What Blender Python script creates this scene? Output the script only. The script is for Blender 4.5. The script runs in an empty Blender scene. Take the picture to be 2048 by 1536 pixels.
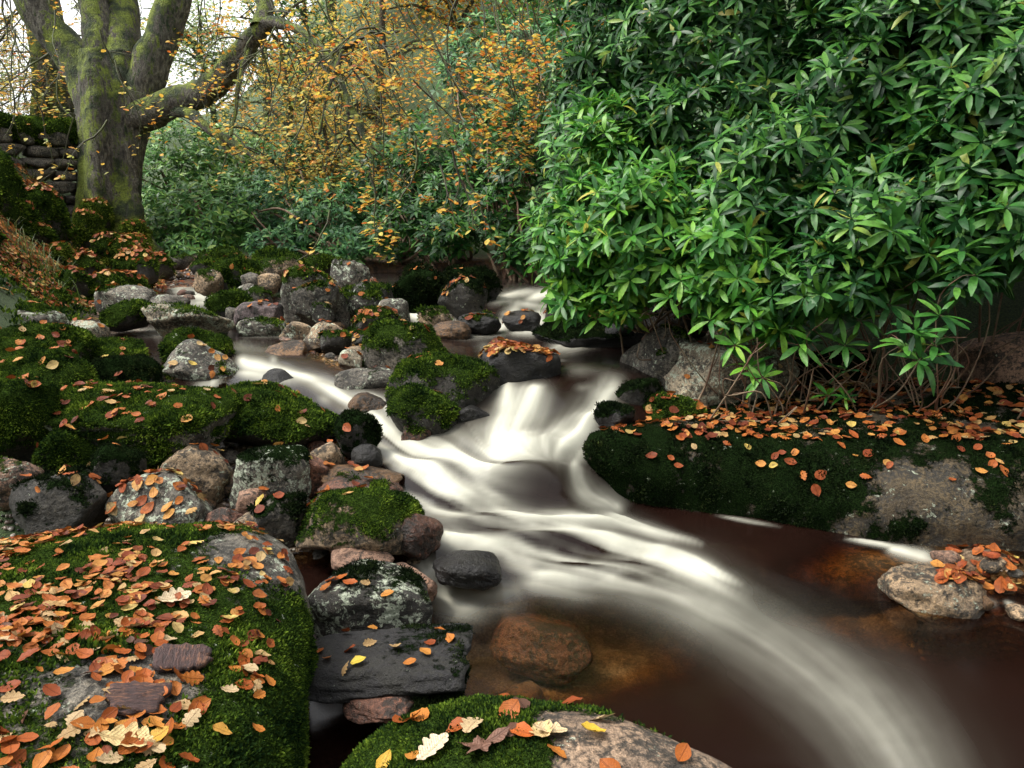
import bpy, bmesh, math, random
import numpy as np
from mathutils import Vector, Matrix
from mathutils.bvhtree import BVHTree

scene = bpy.context.scene
COL = scene.collection
random.seed(7)
RNG = np.random.default_rng(11)

# ------------------------------------------------------------------ camera, sky, sun, exposure
F = 1422.0                      # focal length in photograph pixels (2048 wide)
PITCH = math.radians(13.0)
CAMZ = 1.5
cam_d = bpy.data.cameras.new("camera"); cam = bpy.data.objects.new("camera", cam_d); COL.objects.link(cam)
cam_d.sensor_width = 36.0; cam_d.lens = 36.0 * F / 2048.0
cam_d.clip_start = 0.05; cam_d.clip_end = 500.0
cam.location = (0, 0, CAMZ); cam.rotation_euler = (math.radians(90) - PITCH, 0, 0)
scene.camera = cam
scene.render.resolution_x, scene.render.resolution_y = 1024, 768

SUN_EL, SUN_AZ = math.radians(60), math.radians(262)      # azimuth clockwise from +Y
world = bpy.data.worlds.new("World"); scene.world = world; world.use_nodes = True
wn = world.node_tree; wn.nodes.clear()
wo = wn.nodes.new('ShaderNodeOutputWorld'); bg = wn.nodes.new('ShaderNodeBackground')
sk = wn.nodes.new('ShaderNodeTexSky'); sk.sky_type = 'NISHITA'; sk.sun_disc = False
sk.sun_elevation = SUN_EL; sk.sun_rotation = SUN_AZ; sk.dust_density = 4.0; sk.air_density = 1.0
hs = wn.nodes.new('ShaderNodeHueSaturation'); hs.inputs['Saturation'].default_value = 0.06; hs.inputs['Value'].default_value = 1.9
wn.links.new(sk.outputs[0], hs.inputs['Color']); wn.links.new(hs.outputs[0], bg.inputs['Color'])
bg.inputs['Strength'].default_value = 0.15
wn.links.new(bg.outputs[0], wo.inputs['Surface'])
sun_d = bpy.data.lights.new("sun", 'SUN'); sun = bpy.data.objects.new("sun", sun_d); COL.objects.link(sun)
sun_d.energy = 2.0; sun_d.angle = math.radians(12); sun_d.color = (1.0, 0.93, 0.80)
_sd = Vector((math.sin(SUN_AZ) * math.cos(SUN_EL), math.cos(SUN_AZ) * math.cos(SUN_EL), math.sin(SUN_EL)))
sun.rotation_euler = _sd.to_track_quat('Z', 'Y').to_euler()
scene.view_settings.view_transform = 'Standard'; scene.view_settings.look = 'None'
scene.view_settings.gamma = 1.0; scene.view_settings.exposure = 0.6
scene.cycles.use_denoising = True
scene.cycles.max_bounces = 6; scene.cycles.diffuse_bounces = 3; scene.cycles.glossy_bounces = 3
scene.cycles.transparent_max_bounces = 8; scene.cycles.transmission_bounces = 4
scene.cycles.use_adaptive_sampling = True; scene.cycles.adaptive_threshold = 0.02
scene.cycles.sample_clamp_indirect = 4.0

# ------------------------------------------------------------------ geometry helpers
CP, SP = math.cos(PITCH), math.sin(PITCH)
def S(py):                                  # how far a ray drops per metre of depth
    return SP + (py - 768.0) / F * CP
def D(px, py, t):                           # point seen at a photograph pixel, t metres deep
    v = (py - 768.0) / F
    return np.array([(px - 1024.0) / F * t, t * (CP - v * SP), CAMZ - t * (SP + v * CP)])
def P(px, py, z):                           # point seen at a photograph pixel, at height z
    return D(px, py, (CAMZ - z) / S(py))
def proj(V):                                # world points -> photograph pixel and depth
    V = np.asarray(V, float); x, y, z = V[..., 0], V[..., 1], V[..., 2] - CAMZ
    t = y * CP - z * SP; u = y * SP + z * CP
    t = np.where(t < 1e-3, 1e-3, t)
    return 1024 + F * x / t, 768 - F * u / t, t
def sm(a, b, x):
    q = np.clip((np.asarray(x, float) - a) / (b - a), 0, 1); return q * q * (3 - 2 * q)

def _hash(ix, iy, iz, s):
    h = (ix.astype(np.int64) * 374761393 + iy.astype(np.int64) * 668265263 + iz.astype(np.int64) * 2147483647 + s * 974711) & 0xffffffff
    h = ((h ^ (h >> 13)) * 1274126177) & 0xffffffff
    h = ((h ^ (h >> 15)) * 2246822519) & 0xffffffff
    return ((h ^ (h >> 16)) & 0xffffff) / float(0xffffff)
def vn(Pt, seed=0):                         # value noise in [-1, 1]
    Pt = np.asarray(Pt, float); i = np.floor(Pt); f = Pt - i; f = f * f * f * (f * (f * 6 - 15) + 10); i = i.astype(np.int64)
    r = 0
    for dx in (0, 1):
        wx = f[..., 0] if dx else 1 - f[..., 0]
        for dy in (0, 1):
            wy = f[..., 1] if dy else 1 - f[..., 1]
            for dz in (0, 1):
                wz = f[..., 2] if dz else 1 - f[..., 2]
                r = r + wx * wy * wz * _hash(i[..., 0] + dx, i[..., 1] + dy, i[..., 2] + dz, seed)
    return r * 2 - 1
def fbm(Pt, o=4, seed=0, g=0.5):
    Pt = np.asarray(Pt, float); r = 0; a = 1.0; n = 0
    for k in range(o):
        r = r + a * vn(Pt * 2.03 ** k + 17.3 * k, seed + k); n += a; a *= g
    return r / n

def mesh_np(name, V, quads=None, tris=None, smooth=True, attrs=None):
    me = bpy.data.meshes.new(name)
    V = np.asarray(V, np.float32); me.vertices.add(len(V)); me.vertices.foreach_set("co", V.ravel())
    loops, starts, tot = [], [], 0
    for fa, k in ((quads, 4), (tris, 3)):
        if fa is not None and len(fa):
            fa = np.asarray(fa, np.int32); loops.append(fa.ravel()); starts.append(tot + np.arange(len(fa), dtype=np.int32) * k); tot += fa.size
    L = np.concatenate(loops); St = np.concatenate(starts)
    me.loops.add(len(L)); me.loops.foreach_set("vertex_index", L)
    me.polygons.add(len(St)); me.polygons.foreach_set("loop_start", St)
    try:
        me.polygons.foreach_set("use_smooth", np.full(len(St), bool(smooth)))
    except Exception: pass
    for k, a in (attrs or {}).items():
        at = me.attributes.new(k, 'FLOAT', 'POINT'); at.data.foreach_set("value", np.asarray(a, np.float32))
    me.update(calc_edges=True); me.validate()
    return me
def link(name, me, mat, parent=None, loc=None):
    o = bpy.data.objects.new(name, me); COL.objects.link(o)
    if mat is not None: me.materials.append(mat)
    if parent is not None: o.parent = parent
    if loc is not None: o.location = loc
    return o
def tag(o, label, cat, group=None):
    o['label'] = label; o['category'] = cat
    if group: o['group'] = group
    return o
def thing(name, label, cat, loc=(0, 0, 0), group=None):
    o = bpy.data.objects.new(name, None); COL.objects.link(o); o.location = tuple(float(q) for q in loc); o.empty_display_size = 0.1
    return tag(o, label, cat, group)

def catmull(pts, n=6):
    pts = np.asarray(pts, float)
    if len(pts) < 3:
        w = np.linspace(0, 1, n + 1)[:, None]; return pts[0] * (1 - w) + pts[-1] * w
    q = np.vstack([2 * pts[0] - pts[1], pts, 2 * pts[-1] - pts[-2]]); out = []
    for i in range(1, len(q) - 2):
        for s in np.linspace(0, 1, n, endpoint=False):
            a, b, c, d = q[i - 1], q[i], q[i + 1], q[i + 2]
            out.append(.5 * (2 * b + (c - a) * s + (2 * a - 5 * b + 4 * c - d) * s * s + (3 * b - a - 3 * c + d) * s ** 3))
    out.append(pts[-1]); return np.array(out)
class Tubes:                                # collects bent tapering tubes into one mesh
    def __init__(s): s.V, s.Q, s.n = [], [], 0
    def add(s, pts, rad, k=6):
        pts = np.asarray(pts, float); m = len(pts); rad = np.broadcast_to(np.asarray(rad, float), (m,))
        T = np.gradient(pts, axis=0); T /= np.linalg.norm(T, axis=1)[:, None] + 1e-9
        ref = np.array([0, 0, 1.0]) if abs(T[0][2]) < .9 else np.array([1.0, 0, 0])
        a = np.linspace(0, 2 * np.pi, k, endpoint=False); V = np.zeros((m, k, 3))
        N = np.cross(T[0], ref); N /= np.linalg.norm(N)
        for i in range(m):
            N = N - T[i] * N.dot(T[i]); N /= np.linalg.norm(N) + 1e-9; B = np.cross(T[i], N)
            V[i] = pts[i] + rad[i] * (np.cos(a)[:, None] * N + np.sin(a)[:, None] * B)
        idx = np.arange(m * k).reshape(m, k) + s.n
        A = idx[:-1]; Bq = idx[1:]
        s.Q.append(np.stack([A, np.roll(A, -1, 1), np.roll(Bq, -1, 1), Bq], -1).reshape(-1, 4))
        s.V.append(V.reshape(-1, 3)); s.n += m * k
    def mesh(s, name): return mesh_np(name, np.vstack(s.V), quads=np.vstack(s.Q))

def rot_frames(X, Z):                       # matrices with columns x, y, z from a heading and a normal
    Z = Z / (np.linalg.norm(Z, axis=1)[:, None] + 1e-9)
    X = X - Z * np.sum(X * Z, 1)[:, None]; X /= np.linalg.norm(X, axis=1)[:, None] + 1e-9
    return np.stack([X, np.cross(Z, X), Z], -1)
def replicate(V0, F0, M, T):                # copy a template to many places
    V = np.einsum('nij,vj->nvi', M, V0) + T[:, None, :]
    Fc = F0[None] + (np.arange(len(T)) * len(V0))[:, None, None]
    return V.reshape(-1, 3), Fc.reshape(-1, F0.shape[1])
def rand_dirs(n):
    v = RNG.normal(size=(n, 3)); return v / np.linalg.norm(v, axis=1)[:, None]

# ------------------------------------------------------------------ materials
class NT:
    def __init__(s, name):
        s.m = bpy.data.materials.new(name); s.m.use_nodes = True; s.t = s.m.node_tree; s.t.nodes.clear()
        s.out = s.t.nodes.new('ShaderNodeOutputMaterial')
    def n(s, typ, ins=None, **kw):
        nd = s.t.nodes.new('ShaderNode' + typ)
        for k, v in kw.items(): setattr(nd, k, v)
        for k, v in (ins or {}).items(): s.set(nd.inputs[k], v)
        return nd
    def set(s, sock, v):
        if hasattr(v, 'is_linked') or hasattr(v, 'links'): s.t.links.new(v, sock)
        elif isinstance(v, tuple) and len(v) == 3 and sock.type == 'RGBA': sock.default_value = (*v, 1)
        else: sock.default_value = v
    def math(s, op, a, b=0.0, clamp=False):
        nd = s.n('Math', operation=op, use_clamp=clamp); s.set(nd.inputs[0], a); s.set(nd.inputs[1], b); return nd.outputs[0]
    def step(s, v, lo, hi):
        nd = s.n('MapRange', interpolation_type='SMOOTHSTEP'); s.set(nd.inputs['Value'], v); s.set(nd.inputs['From Min'], lo); s.set(nd.inputs['From Max'], hi); return nd.outputs[0]
    def mix(s, f, a, b):
        nd = s.n('Mix', data_type='RGBA'); s.set(nd.inputs[0], f); s.set(nd.inputs[6], a); s.set(nd.inputs[7], b); return nd.outputs[2]
    def noise(s, co, scale, detail=4, rough=.55, out='Fac', dist=0.0):
        nd = s.n('TexNoise', {'Vector': co, 'Scale': scale, 'Detail': detail, 'Roughness': rough, 'Distortion': dist}); return nd.outputs[out]
    def ramp(s, f, stops):
        nd = s.n('ValToRGB', {'Fac': f}); e = nd.color_ramp.elements
        while len(e) < len(stops): e.new(.5)
        for q, (p, c) in zip(e, stops): q.position = p; q.color = (*c, 1)
        return nd.outputs[0]
    def bump(s, h, dist, strength=1.0):
        return s.n('Bump', {'Height': h, 'Distance': dist, 'Strength': strength}).outputs[0]
    def done(s, bsdf): s.t.links.new(bsdf, s.out.inputs[0]); return s.m

def mat_rock():
    b = NT("rock"); tc = b.n('TexCoord').outputs['Object']; oi = b.n('ObjectInfo')
    off = b.n('VectorMath', operation='ADD'); b.set(off.inputs[0], tc); b.set(off.inputs[1], oi.outputs['Location']); co = off.outputs[0]
    at = lambda k: b.n('Attribute', attribute_type='OBJECT', attribute_name=k)
    tint = at('tint').outputs['Color']; lich = at('lichen').outputs['Fac']; wet = at('wet').outputs['Fac']; mossy = at('mossy').outputs['Fac']
    n1 = b.noise(co, 5, 6); n2 = b.noise(co, 55, 4, .7); n3 = b.noise(co, 230, 2, .6)
    shade = b.ramp(n1, [(.3, (.45, .42, .40)), (.5, (.95, .93, .9)), (.72, (1.5, 1.42, 1.3))])
    base = b.n('Mix', data_type='RGBA', blend_type='MULTIPLY'); base.inputs[0].default_value = 1; b.set(base.inputs[6], tint); b.set(base.inputs[7], shade)
    sp = b.ramp(n2, [(.33, (.35, .33, .32)), (.5, (1, 1, 1)), (.66, (1.65, 1.6, 1.5))])
    base2 = b.n('Mix', data_type='RGBA', blend_type='MULTIPLY'); base2.inputs[0].default_value = .8; b.set(base2.inputs[6], base.outputs[2]); b.set(base2.inputs[7], sp)
    gr = b.ramp(n3, [(.36, (.45, .43, .42)), (.5, (1, 1, 1)), (.64, (1.5, 1.45, 1.4))])
    base3 = b.n('Mix', data_type='RGBA', blend_type='MULTIPLY'); base3.inputs[0].default_value = .6; b.set(base3.inputs[6], base2.outputs[2]); b.set(base3.inputs[7], gr)
    stn = b.step(b.math('ADD', b.math('MULTIPLY', b.noise(co, 7, 7, .7, dist=.5), .6), b.math('MULTIPLY', n2, .4)), .53, .44)
    base3c = b.mix(b.math('MULTIPLY', stn, .85), base3.outputs[2], (.022, .021, .018))
    # crusty lichen patches
    l1 = b.noise(co, 9, 7, .68, dist=.6); l2 = b.noise(co, 38, 5, .75, dist=.5)
    lm = b.math('ADD', b.math('MULTIPLY', l1, .5), b.math('MULTIPLY', l2, .5))
    th = b.math('SUBTRACT', .645, b.math('MULTIPLY', lich, .165))
    lf = b.step(lm, th, b.math('ADD', th, .035))
    lc = b.ramp(b.noise(co, 120, 3, .7), [(.3, (.16, .19, .13)), (.5, (.34, .38, .29)), (.7, (.52, .55, .45))])
    c1 = b.mix(lf, base3c, lc)
    # moss: per-vertex cover, broken by fine noise
    ma = b.n('Attribute', attribute_name='moss').outputs['Fac']
    mn = b.math('MULTIPLY', b.math('SUBTRACT', b.noise(co, 28, 6, .75), .5), 1.15)
    mf = b.step(b.math('ADD', ma, mn), .42, .58)
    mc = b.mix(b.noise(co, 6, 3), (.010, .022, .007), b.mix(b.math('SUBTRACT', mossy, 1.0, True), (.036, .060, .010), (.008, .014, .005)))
    mc2 = b.n('Mix', data_type='RGBA', blend_type='MULTIPLY'); mc2.inputs[0].default_value = 1; b.set(mc2.inputs[6], mc)
    b.set(mc2.inputs[7], b.ramp(b.noise(co, 150, 3, .7), [(.33, (.15, .18, .15)), (.5, (.8, .8, .8)), (.68, (2.0, 2.1, 1.6))]))
    col0 = b.mix(mf, c1, mc2.outputs[2])
    l3 = b.math('ADD', b.math('MULTIPLY', b.noise(co, 16, 6, .7, dist=.8), .6), b.math('MULTIPLY', l2, .4)); t3 = b.math('SUBTRACT', .672, b.math('MULTIPLY', lich, .135))
    col = b.mix(b.step(l3, t3, b.math('ADD', t3, .02)), col0, lc)
    hw = b.math('ADD', b.math('MULTIPLY', n1, .5), b.math('MULTIPLY', n2, .22)); hw = b.math('ADD', hw, b.math('MULTIPLY', n3, .05))
    hw = b.math('ADD', hw, b.math('MULTIPLY', lf, .02))
    hm = b.math('ADD', b.math('MULTIPLY', b.noise(co, 150, 3, .7), .25), .45)
    h = b.n('Mix', data_type='FLOAT'); b.set(h.inputs[0], mf); b.set(h.inputs[2], hw); b.set(h.inputs[3], hm)
    rr = b.n('Mix', data_type='FLOAT'); b.set(rr.inputs[0], wet); rr.inputs[2].default_value = .82; rr.inputs[3].default_value = .30
    r2 = b.n('Mix', data_type='FLOAT'); b.set(r2.inputs[0], mf); b.set(r2.inputs[2], rr.outputs[0]); r2.inputs[3].default_value = .9
    wd = b.n('Mix', data_type='RGBA', blend_type='MULTIPLY'); b.set(wd.inputs[0], wet); b.set(wd.inputs[6], col); wd.inputs[7].default_value = (.42, .40, .38, 1)
    p = b.n('BsdfPrincipled', {'Base Color': wd.outputs[2], 'Roughness': r2.outputs[0], 'Normal': b.bump(h.outputs[0], .06, 1.0)})
    b.set(p.inputs['Specular IOR Level'], b.math('MULTIPLY', b.math('SUBTRACT', 1.0, mf), .32))
    return b.done(p.outputs[0])

def mat_moss_tuft(name, stops):
    b = NT(name); g = b.n('NewGeometry'); tc = b.n('TexCoord').outputs['Object']
    r = g.outputs['Random Per Island']
    patch = b.noise(tc, 7, 4, .6)
    mixv = b.math('ADD', b.math('MULTIPLY', r, .55), b.math('MULTIPLY', b.math('SUBTRACT', patch, .42), 1.7))
    c = b.ramp(mixv, stops)
    d = b.n('BsdfDiffuse', {'Color': c}); tl = b.n('BsdfTranslucent', {'Color': c})
    m = b.n('MixShader', {0: .25}); b.set(m.inputs[1], d.outputs[0]); b.set(m.inputs[2], tl.outputs[0])
    return b.done(m.outputs[0])

LEAFRAMP = [(.0, (.10, .022, .010)), (.2, (.24, .050, .014)), (.42, (.37, .10, .02)), (.66, (.46, .16, .03)), (.8, (.50, .25, .06)), (.92, (.42, .30, .14)), (1.0, (.52, .38, .08))]
def leafy(name, color_sock_fn, rough=.45, trans=.3, spec=.4, veins=False):
    b = NT(name); c = color_sock_fn(b); g = b.n('NewGeometry')
    uvn = b.n('TexCoord').outputs['Object']
    mot = b.ramp(b.noise(uvn, 45, 4, .65), [(.3, (.45, .40, .38)), (.52, (1, 1, 1)), (.75, (1.25, 1.2, 1.15))])
    mm = b.n('Mix', data_type='RGBA', blend_type='MULTIPLY'); mm.inputs[0].default_value = .75; b.set(mm.inputs[6], c); b.set(mm.inputs[7], mot)
    nrm = None
    if veins:
        lx = b.n('Attribute', attribute_name='lx').outputs['Fac']; ly = b.math('ABSOLUTE', b.n('Attribute', attribute_name='ly').outputs['Fac'])
        ph = b.math('MULTIPLY', b.math('SUBTRACT', lx, b.math('MULTIPLY', ly, .75)), 88.0)
        sv = b.step(b.math('SINE', ph), .55, 1.0); mr = b.step(ly, .030, .012); vv = b.math('MAXIMUM', b.math('MULTIPLY', sv, .55), mr)
        edge = b.step(b.noise(uvn, 24, 3, .6), .5, .68)
        m1 = b.mix(b.math('MULTIPLY', edge, .55), mm.outputs[2], (.10, .035, .014)); m2 = b.n('Mix', data_type='RGBA', blend_type='MULTIPLY'); b.set(m2.inputs[0], b.math('MULTIPLY', vv, .5)); b.set(m2.inputs[6], m1); m2.inputs[7].default_value = (.45, .38, .32, 1)
        mm = m2; nrm = b.bump(b.math('SUBTRACT', 1.0, vv), .004, .8)
    p = b.n('BsdfPrincipled', {'Base Color': mm.outputs[2], 'Roughness': rough}); b.set(p.inputs['Specular IOR Level'], spec)
    if nrm is not None: b.set(p.inputs['Normal'], nrm)
    tl = b.n('BsdfTranslucent', {'Color': mm.outputs[2]})
    m = b.n('MixShader', {0: trans}); b.set(m.inputs[1], p.outputs[0]); b.set(m.inputs[2], tl.outputs[0])
    return b.done(m.outputs[0])
def c_island(stops):
    return lambda b: b.ramp(b.n('NewGeometry').outputs['Random Per Island'], stops)
def c_objcolor(b):
    return b.n('ObjectInfo').outputs['Color']

def mat_bark():
    b = NT("beech_bark"); co = b.n('TexCoord').outputs['Object']; g = b.n('NewGeometry')
    mp = b.n('Mapping', {'Vector': co, 'Scale': (1, 1, .35)}).outputs[0]
    n1 = b.noise(mp, 3.5, 6, .65); n2 = b.noise(mp, 22, 5, .7)
    bark = b.ramp(n2, [(.32, (.022, .019, .015)), (.5, (.11, .097, .075)), (.68, (.34, .31, .25))])
    nx = b.n('SeparateXYZ', {0: g.outputs['Normal']})
    up = b.math('ADD', b.math('MULTIPLY', nx.outputs['Z'], .30), b.math('MULTIPLY', nx.outputs['X'], -.08))
    mf = b.step(b.math('ADD', b.math('ADD', n1, up), b.math('MULTIPLY', b.math('SUBTRACT', n2, .5), .8)), .45, .56)
    mo = b.mix(b.step(b.noise(co, 4, 4), .38, .62), (.020, .036, .008), (.19, .24, .026))
    mo2 = b.n('Mix', data_type='RGBA', blend_type='MULTIPLY'); mo2.inputs[0].default_value = .9; b.set(mo2.inputs[6], mo)
    b.set(mo2.inputs[7], b.ramp(b.noise(co, 45, 4, .7), [(.32, (.3, .3, .3)), (.55, (1, 1, 1)), (.75, (1.6, 1.6, 1.4))]))
    col = b.mix(mf, bark, mo2.outputs[2])
    h = b.math('ADD', b.math('MULTIPLY', n2, .6), b.math('MULTIPLY', b.noise(co, 45, 3, .7), .4))
    p = b.n('BsdfPrincipled', {'Base Color': col, 'Roughness': .88, 'Normal': b.bump(h, .14, 1.0)})
    return b.done(p.outputs[0])
def mat_twig(name, a, c, rough=.8):
    b = NT(name); co = b.n('TexCoord').outputs['Object']
    p = b.n('BsdfPrincipled', {'Base Color': b.mix(b.step(b.noise(co, 6, 5, .7), .38, .62), a, c), 'Roughness': rough}); return b.done(p.outputs[0])
def mat_barkbit():
    b = NT("bark_fragment"); co = b.n('TexCoord').outputs['Object']; mp = b.n('Mapping', {'Vector': co, 'Rotation': (0, 0, .5), 'Scale': (1, .16, 1)}).outputs[0]
    f = b.noise(mp, 170, 5, .7); k = b.noise(co, 30, 4, .6)
    c = b.mix(b.step(b.math('ADD', b.math('MULTIPLY', f, .6), b.math('MULTIPLY', k, .4)), .5, .66), b.ramp(f, [(.3, (.018, .010, .010)), (.7, (.085, .042, .038))]), (.22, .10, .055))
    p = b.n('BsdfPrincipled', {'Base Color': c, 'Roughness': .8, 'Normal': b.bump(f, .012, 1.0)}); return b.done(p.outputs[0])
def mat_ground():
    b = NT("ground"); co = b.n('TexCoord').outputs['Object']
    n1 = b.noise(co, 1.1, 6, .6); n2 = b.noise(co, 14, 6, .7); n3 = b.noise(co, 90, 4, .7)
    stone = b.ramp(b.math('ADD', b.math('MULTIPLY', n3, .5), b.math('MULTIPLY', n2, .5)), [(.36, (.025, .018, .012)), (.5, (.15, .10, .06)), (.64, (.36, .27, .18))])
    soil = b.ramp(n2, [(.3, (.016, .012, .008)), (.45, (.05, .03, .018)), (.58, (.15, .06, .022)), (.72, (.28, .11, .035))])
    moss = b.ramp(n3, [(.3, (.008, .018, .006)), (.55, (.035, .065, .013)), (.8, (.09, .13, .025))])
    mf = b.n('Attribute', attribute_name='moss').outputs['Fac']; bf = b.n('Attribute', attribute_name='bed').outputs['Fac']
    c = b.mix(b.step(b.math('ADD', b.math('MULTIPLY', n2, .7), b.math('MULTIPLY', mf, .45)), .42, .6), soil, moss)
    c = b.mix(bf, c, stone)
    r = b.n('Mix', data_type='FLOAT'); b.set(r.inputs[0], bf); r.inputs[2].default_value = .9; r.inputs[3].default_value = .4
    p = b.n('BsdfPrincipled', {'Base Color': c, 'Roughness': r.outputs[0], 'Normal': b.bump(b.math('ADD', n2, b.math('MULTIPLY', n3, .4)), .05)}); return b.done(p.outputs[0])
def mat_pebble():
    b = NT("pebbles"); g = b.n('NewGeometry'); co = b.n('TexCoord').outputs['Object']
    c = b.ramp(g.outputs['Random Per Island'], [(0, (.02, .019, .019)), (.3, (.07, .055, .048)), (.55, (.17, .12, .09)), (.8, (.24, .20, .16)), (1, (.36, .34, .30))])
    m = b.n('Mix', data_type='RGBA', blend_type='MULTIPLY'); m.inputs[0].default_value = .8; b.set(m.inputs[6], c)
    b.set(m.inputs[7], b.ramp(b.noise(co, 80, 4, .7), [(.3, (.4, .4, .4)), (.5, (1, 1, 1)), (.7, (1.4, 1.4, 1.4))]))
    p = b.n('BsdfPrincipled', {'Base Color': m.outputs[2], 'Roughness': .38}); return b.done(p.outputs[0])
def mat_water():
    b = NT("stream_water")
    foam = b.n('Attribute', attribute_name='foam').outputs['Fac']; dep = b.n('Attribute', attribute_name='depth').outputs['Fac']
    tint = b.ramp(dep, [(0, (.95, .88, .72)), (.25, (.72, .46, .20)), (.6, (.20, .065, .022)), (1, (.03, .010, .006))])
    tr = b.n('BsdfTransparent', {'Color': tint})
    df = b.n('BsdfDiffuse', {'Color': (.012, .005, .0035)})
    body = b.n('MixShader', {0: b.math('MULTIPLY', dep, .75, True)}); b.set(body.inputs[1], tr.outputs[0]); b.set(body.inputs[2], df.outputs[0])
    gl = b.n('BsdfGlossy', {'Color': (1, 1, 1), 'Roughness': .16})
    fr = b.n('Fresnel', {'IOR': 1.33})
    wt = b.n('MixShader', {0: fr.outputs[0]}); b.set(wt.inputs[1], body.outputs[0]); b.set(wt.inputs[2], gl.outputs[0])
    fd = b.n('BsdfDiffuse', {'Color': (.64, .635, .535)}); ft = b.n('BsdfTranslucent', {'Color': (.60, .57, .42)})
    fm = b.n('MixShader', {0: .25}); b.set(fm.inputs[1], fd.outputs[0]); b.set(fm.inputs[2], ft.outputs[0])
    m = b.n('MixShader', {0: foam}); b.set(m.inputs[1], wt.outputs[0]); b.set(m.inputs[2], fm.outputs[0])
    return b.done(m.outputs[0])

M_ROCK, M_TUFT, M_BARK, M_GROUND, M_PEBBLE, M_WATER = mat_rock(), mat_moss_tuft("moss_fronds", [(.0, (.005, .013, .005)), (.3, (.018, .038, .009)), (.6, (.070, .120, .014)), (.85, (.16, .23, .028)), (1.0, (.30, .38, .06))]), mat_bark(), mat_ground(), mat_pebble(), mat_water()
M_TUFTDARK = mat_moss_tuft("dark_shaded_moss_fronds", [(.0, (.003, .006, .003)), (.4, (.008, .013, .006)), (.7, (.017, .027, .009)), (1.0, (.05, .065, .018))])  # darker moss; on the ledge its colour also holds the bush's shade
M_TUFTPALE = mat_moss_tuft("yellow_moss_fronds", [(.0, (.02, .04, .008)), (.35, (.07, .11, .015)), (.7, (.17, .22, .03)), (1.0, (.32, .36, .06))])
M_LITTER = leafy("leaf_litter", c_island(LEAFRAMP), .55, .12, .25, True)
M_FALLEN = leafy("fallen_leaf", c_objcolor, .55, .12, .25, True)
M_BEECHLEAF = leafy("beech_leaves", c_island([(0, (.34, .08, .018)), (.2, (.52, .17, .03)), (.45, (.66, .33, .05)), (.7, (.74, .50, .07)), (.88, (.62, .52, .09)), (1, (.34, .40, .09))]), .5, .45, .3)
M_YELLOW = leafy("yellow_leaves", c_island([(0, (.50, .17, .03)), (.25, (.66, .38, .06)), (.5, (.66, .47, .09)), (.75, (.46, .44, .12)), (1, (.22, .30, .09))]), .5, .45, .3)
M_HAZYGREEN = leafy("hazy_pale_leaves", c_island([(0, (.20, .32, .14)), (.5, (.32, .44, .20)), (.8, (.48, .54, .26)), (1, (.62, .54, .20))]), .6, .4, .25)  # distant haze is put into this pale leaf colour
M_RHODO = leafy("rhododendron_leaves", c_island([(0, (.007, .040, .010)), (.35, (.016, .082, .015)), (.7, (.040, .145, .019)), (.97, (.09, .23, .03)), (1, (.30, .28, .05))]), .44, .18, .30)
M_RHODOB = leafy("sunlit_rhododendron_leaves", c_island([(0, (.016, .088, .016)), (.4, (.042, .175, .020)), (.75, (.095, .28, .028)), (.96, (.18, .38, .04)), (1, (.40, .36, .06))]), .42, .26, .30)  # lighter leaf copy: sunlight on the leaning bush is put into the colour
M_RHODOFAR = leafy("far_rhododendron_leaves", c_island([(0, (.03, .11, .025)), (.5, (.09, .25, .045)), (.85, (.19, .38, .07)), (1, (.34, .48, .11))]), .45, .2, .45)
M_STEM = mat_twig("shrub_stem", (.10, .045, .025), (.17, .13, .08))
M_TWIG = mat_twig("mossy_twig", (.035, .03, .02), (.07, .085, .025))
M_GRASS = leafy("grass_blades", c_island([(0, (.03, .06, .012)), (.6, (.08, .13, .025)), (1, (.20, .18, .06))]), .5, .3, .3)

# ------------------------------------------------------------------ the stream's surface heights
WPTS = [  # photograph pixel of a point on the water and its height in metres
    (1200,1165,0),(1000,1230,0),(1500,1300,0),(1900,1400,0),(1200,1450,0),(1700,1150,0),(1500,1085,0),(1360,1065,.01),(900,1330,0),(1000,1500,0),(1700,1530,0),(700,1420,0),(2040,1200,0),
    (1100,1105,.075),(1000,1060,.13),(1150,1045,.125),(900,1020,.20),(1080,965,.25),(950,965,.265),(1180,960,.20),(1265,1010,.05),(860,935,.295),(1050,905,.33),(1180,895,.30),(950,885,.36),(1080,842,.40),(1200,815,.42),(1000,835,.42),
    (1050,768,.545),(1150,772,.53),(1230,775,.50),(1000,762,.54),(1100,720,.56),(1200,700,.56),(950,670,.57),(900,690,.57),(1250,740,.55),
    (1030,645,.60),(1100,605,.69),(1080,588,.72),(820,635,.60),(800,605,.66),(790,587,.72),(830,557,.73),(1000,552,.73),(1200,565,.73),(640,560,.74),
    (300,660,.60),(450,690,.59),(230,640,.60),(480,660,.60),(400,605,.66),(350,580,.70),(560,610,.64),(580,580,.70),
    (480,720,.56),(560,738,.53),(640,772,.47),(740,822,.40),(790,872,.335),(420,755,.50),(330,775,.48),(860,1125,.10),(880,1190,.0),(820,1090,.13),
]
_wp = np.array([P(*q)[:2] for q in WPTS]); _wz = np.array([q[2] for q in WPTS])
def _tps(r2): return np.where(r2 > 1e-12, .5 * r2 * np.log(np.maximum(r2, 1e-12)), 0)
_n = len(_wp); _A = np.zeros((_n + 3, _n + 3))
_A[:_n, :_n] = _tps(((_wp[:, None] - _wp[None]) ** 2).sum(-1)) + np.eye(_n) * .002
_A[:_n, _n] = 1; _A[:_n, _n + 1:] = _wp; _A[_n, :_n] = 1; _A[_n + 1:, :_n] = _wp.T
_w = np.linalg.solve(_A, np.concatenate([_wz, np.zeros(3)]))
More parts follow.
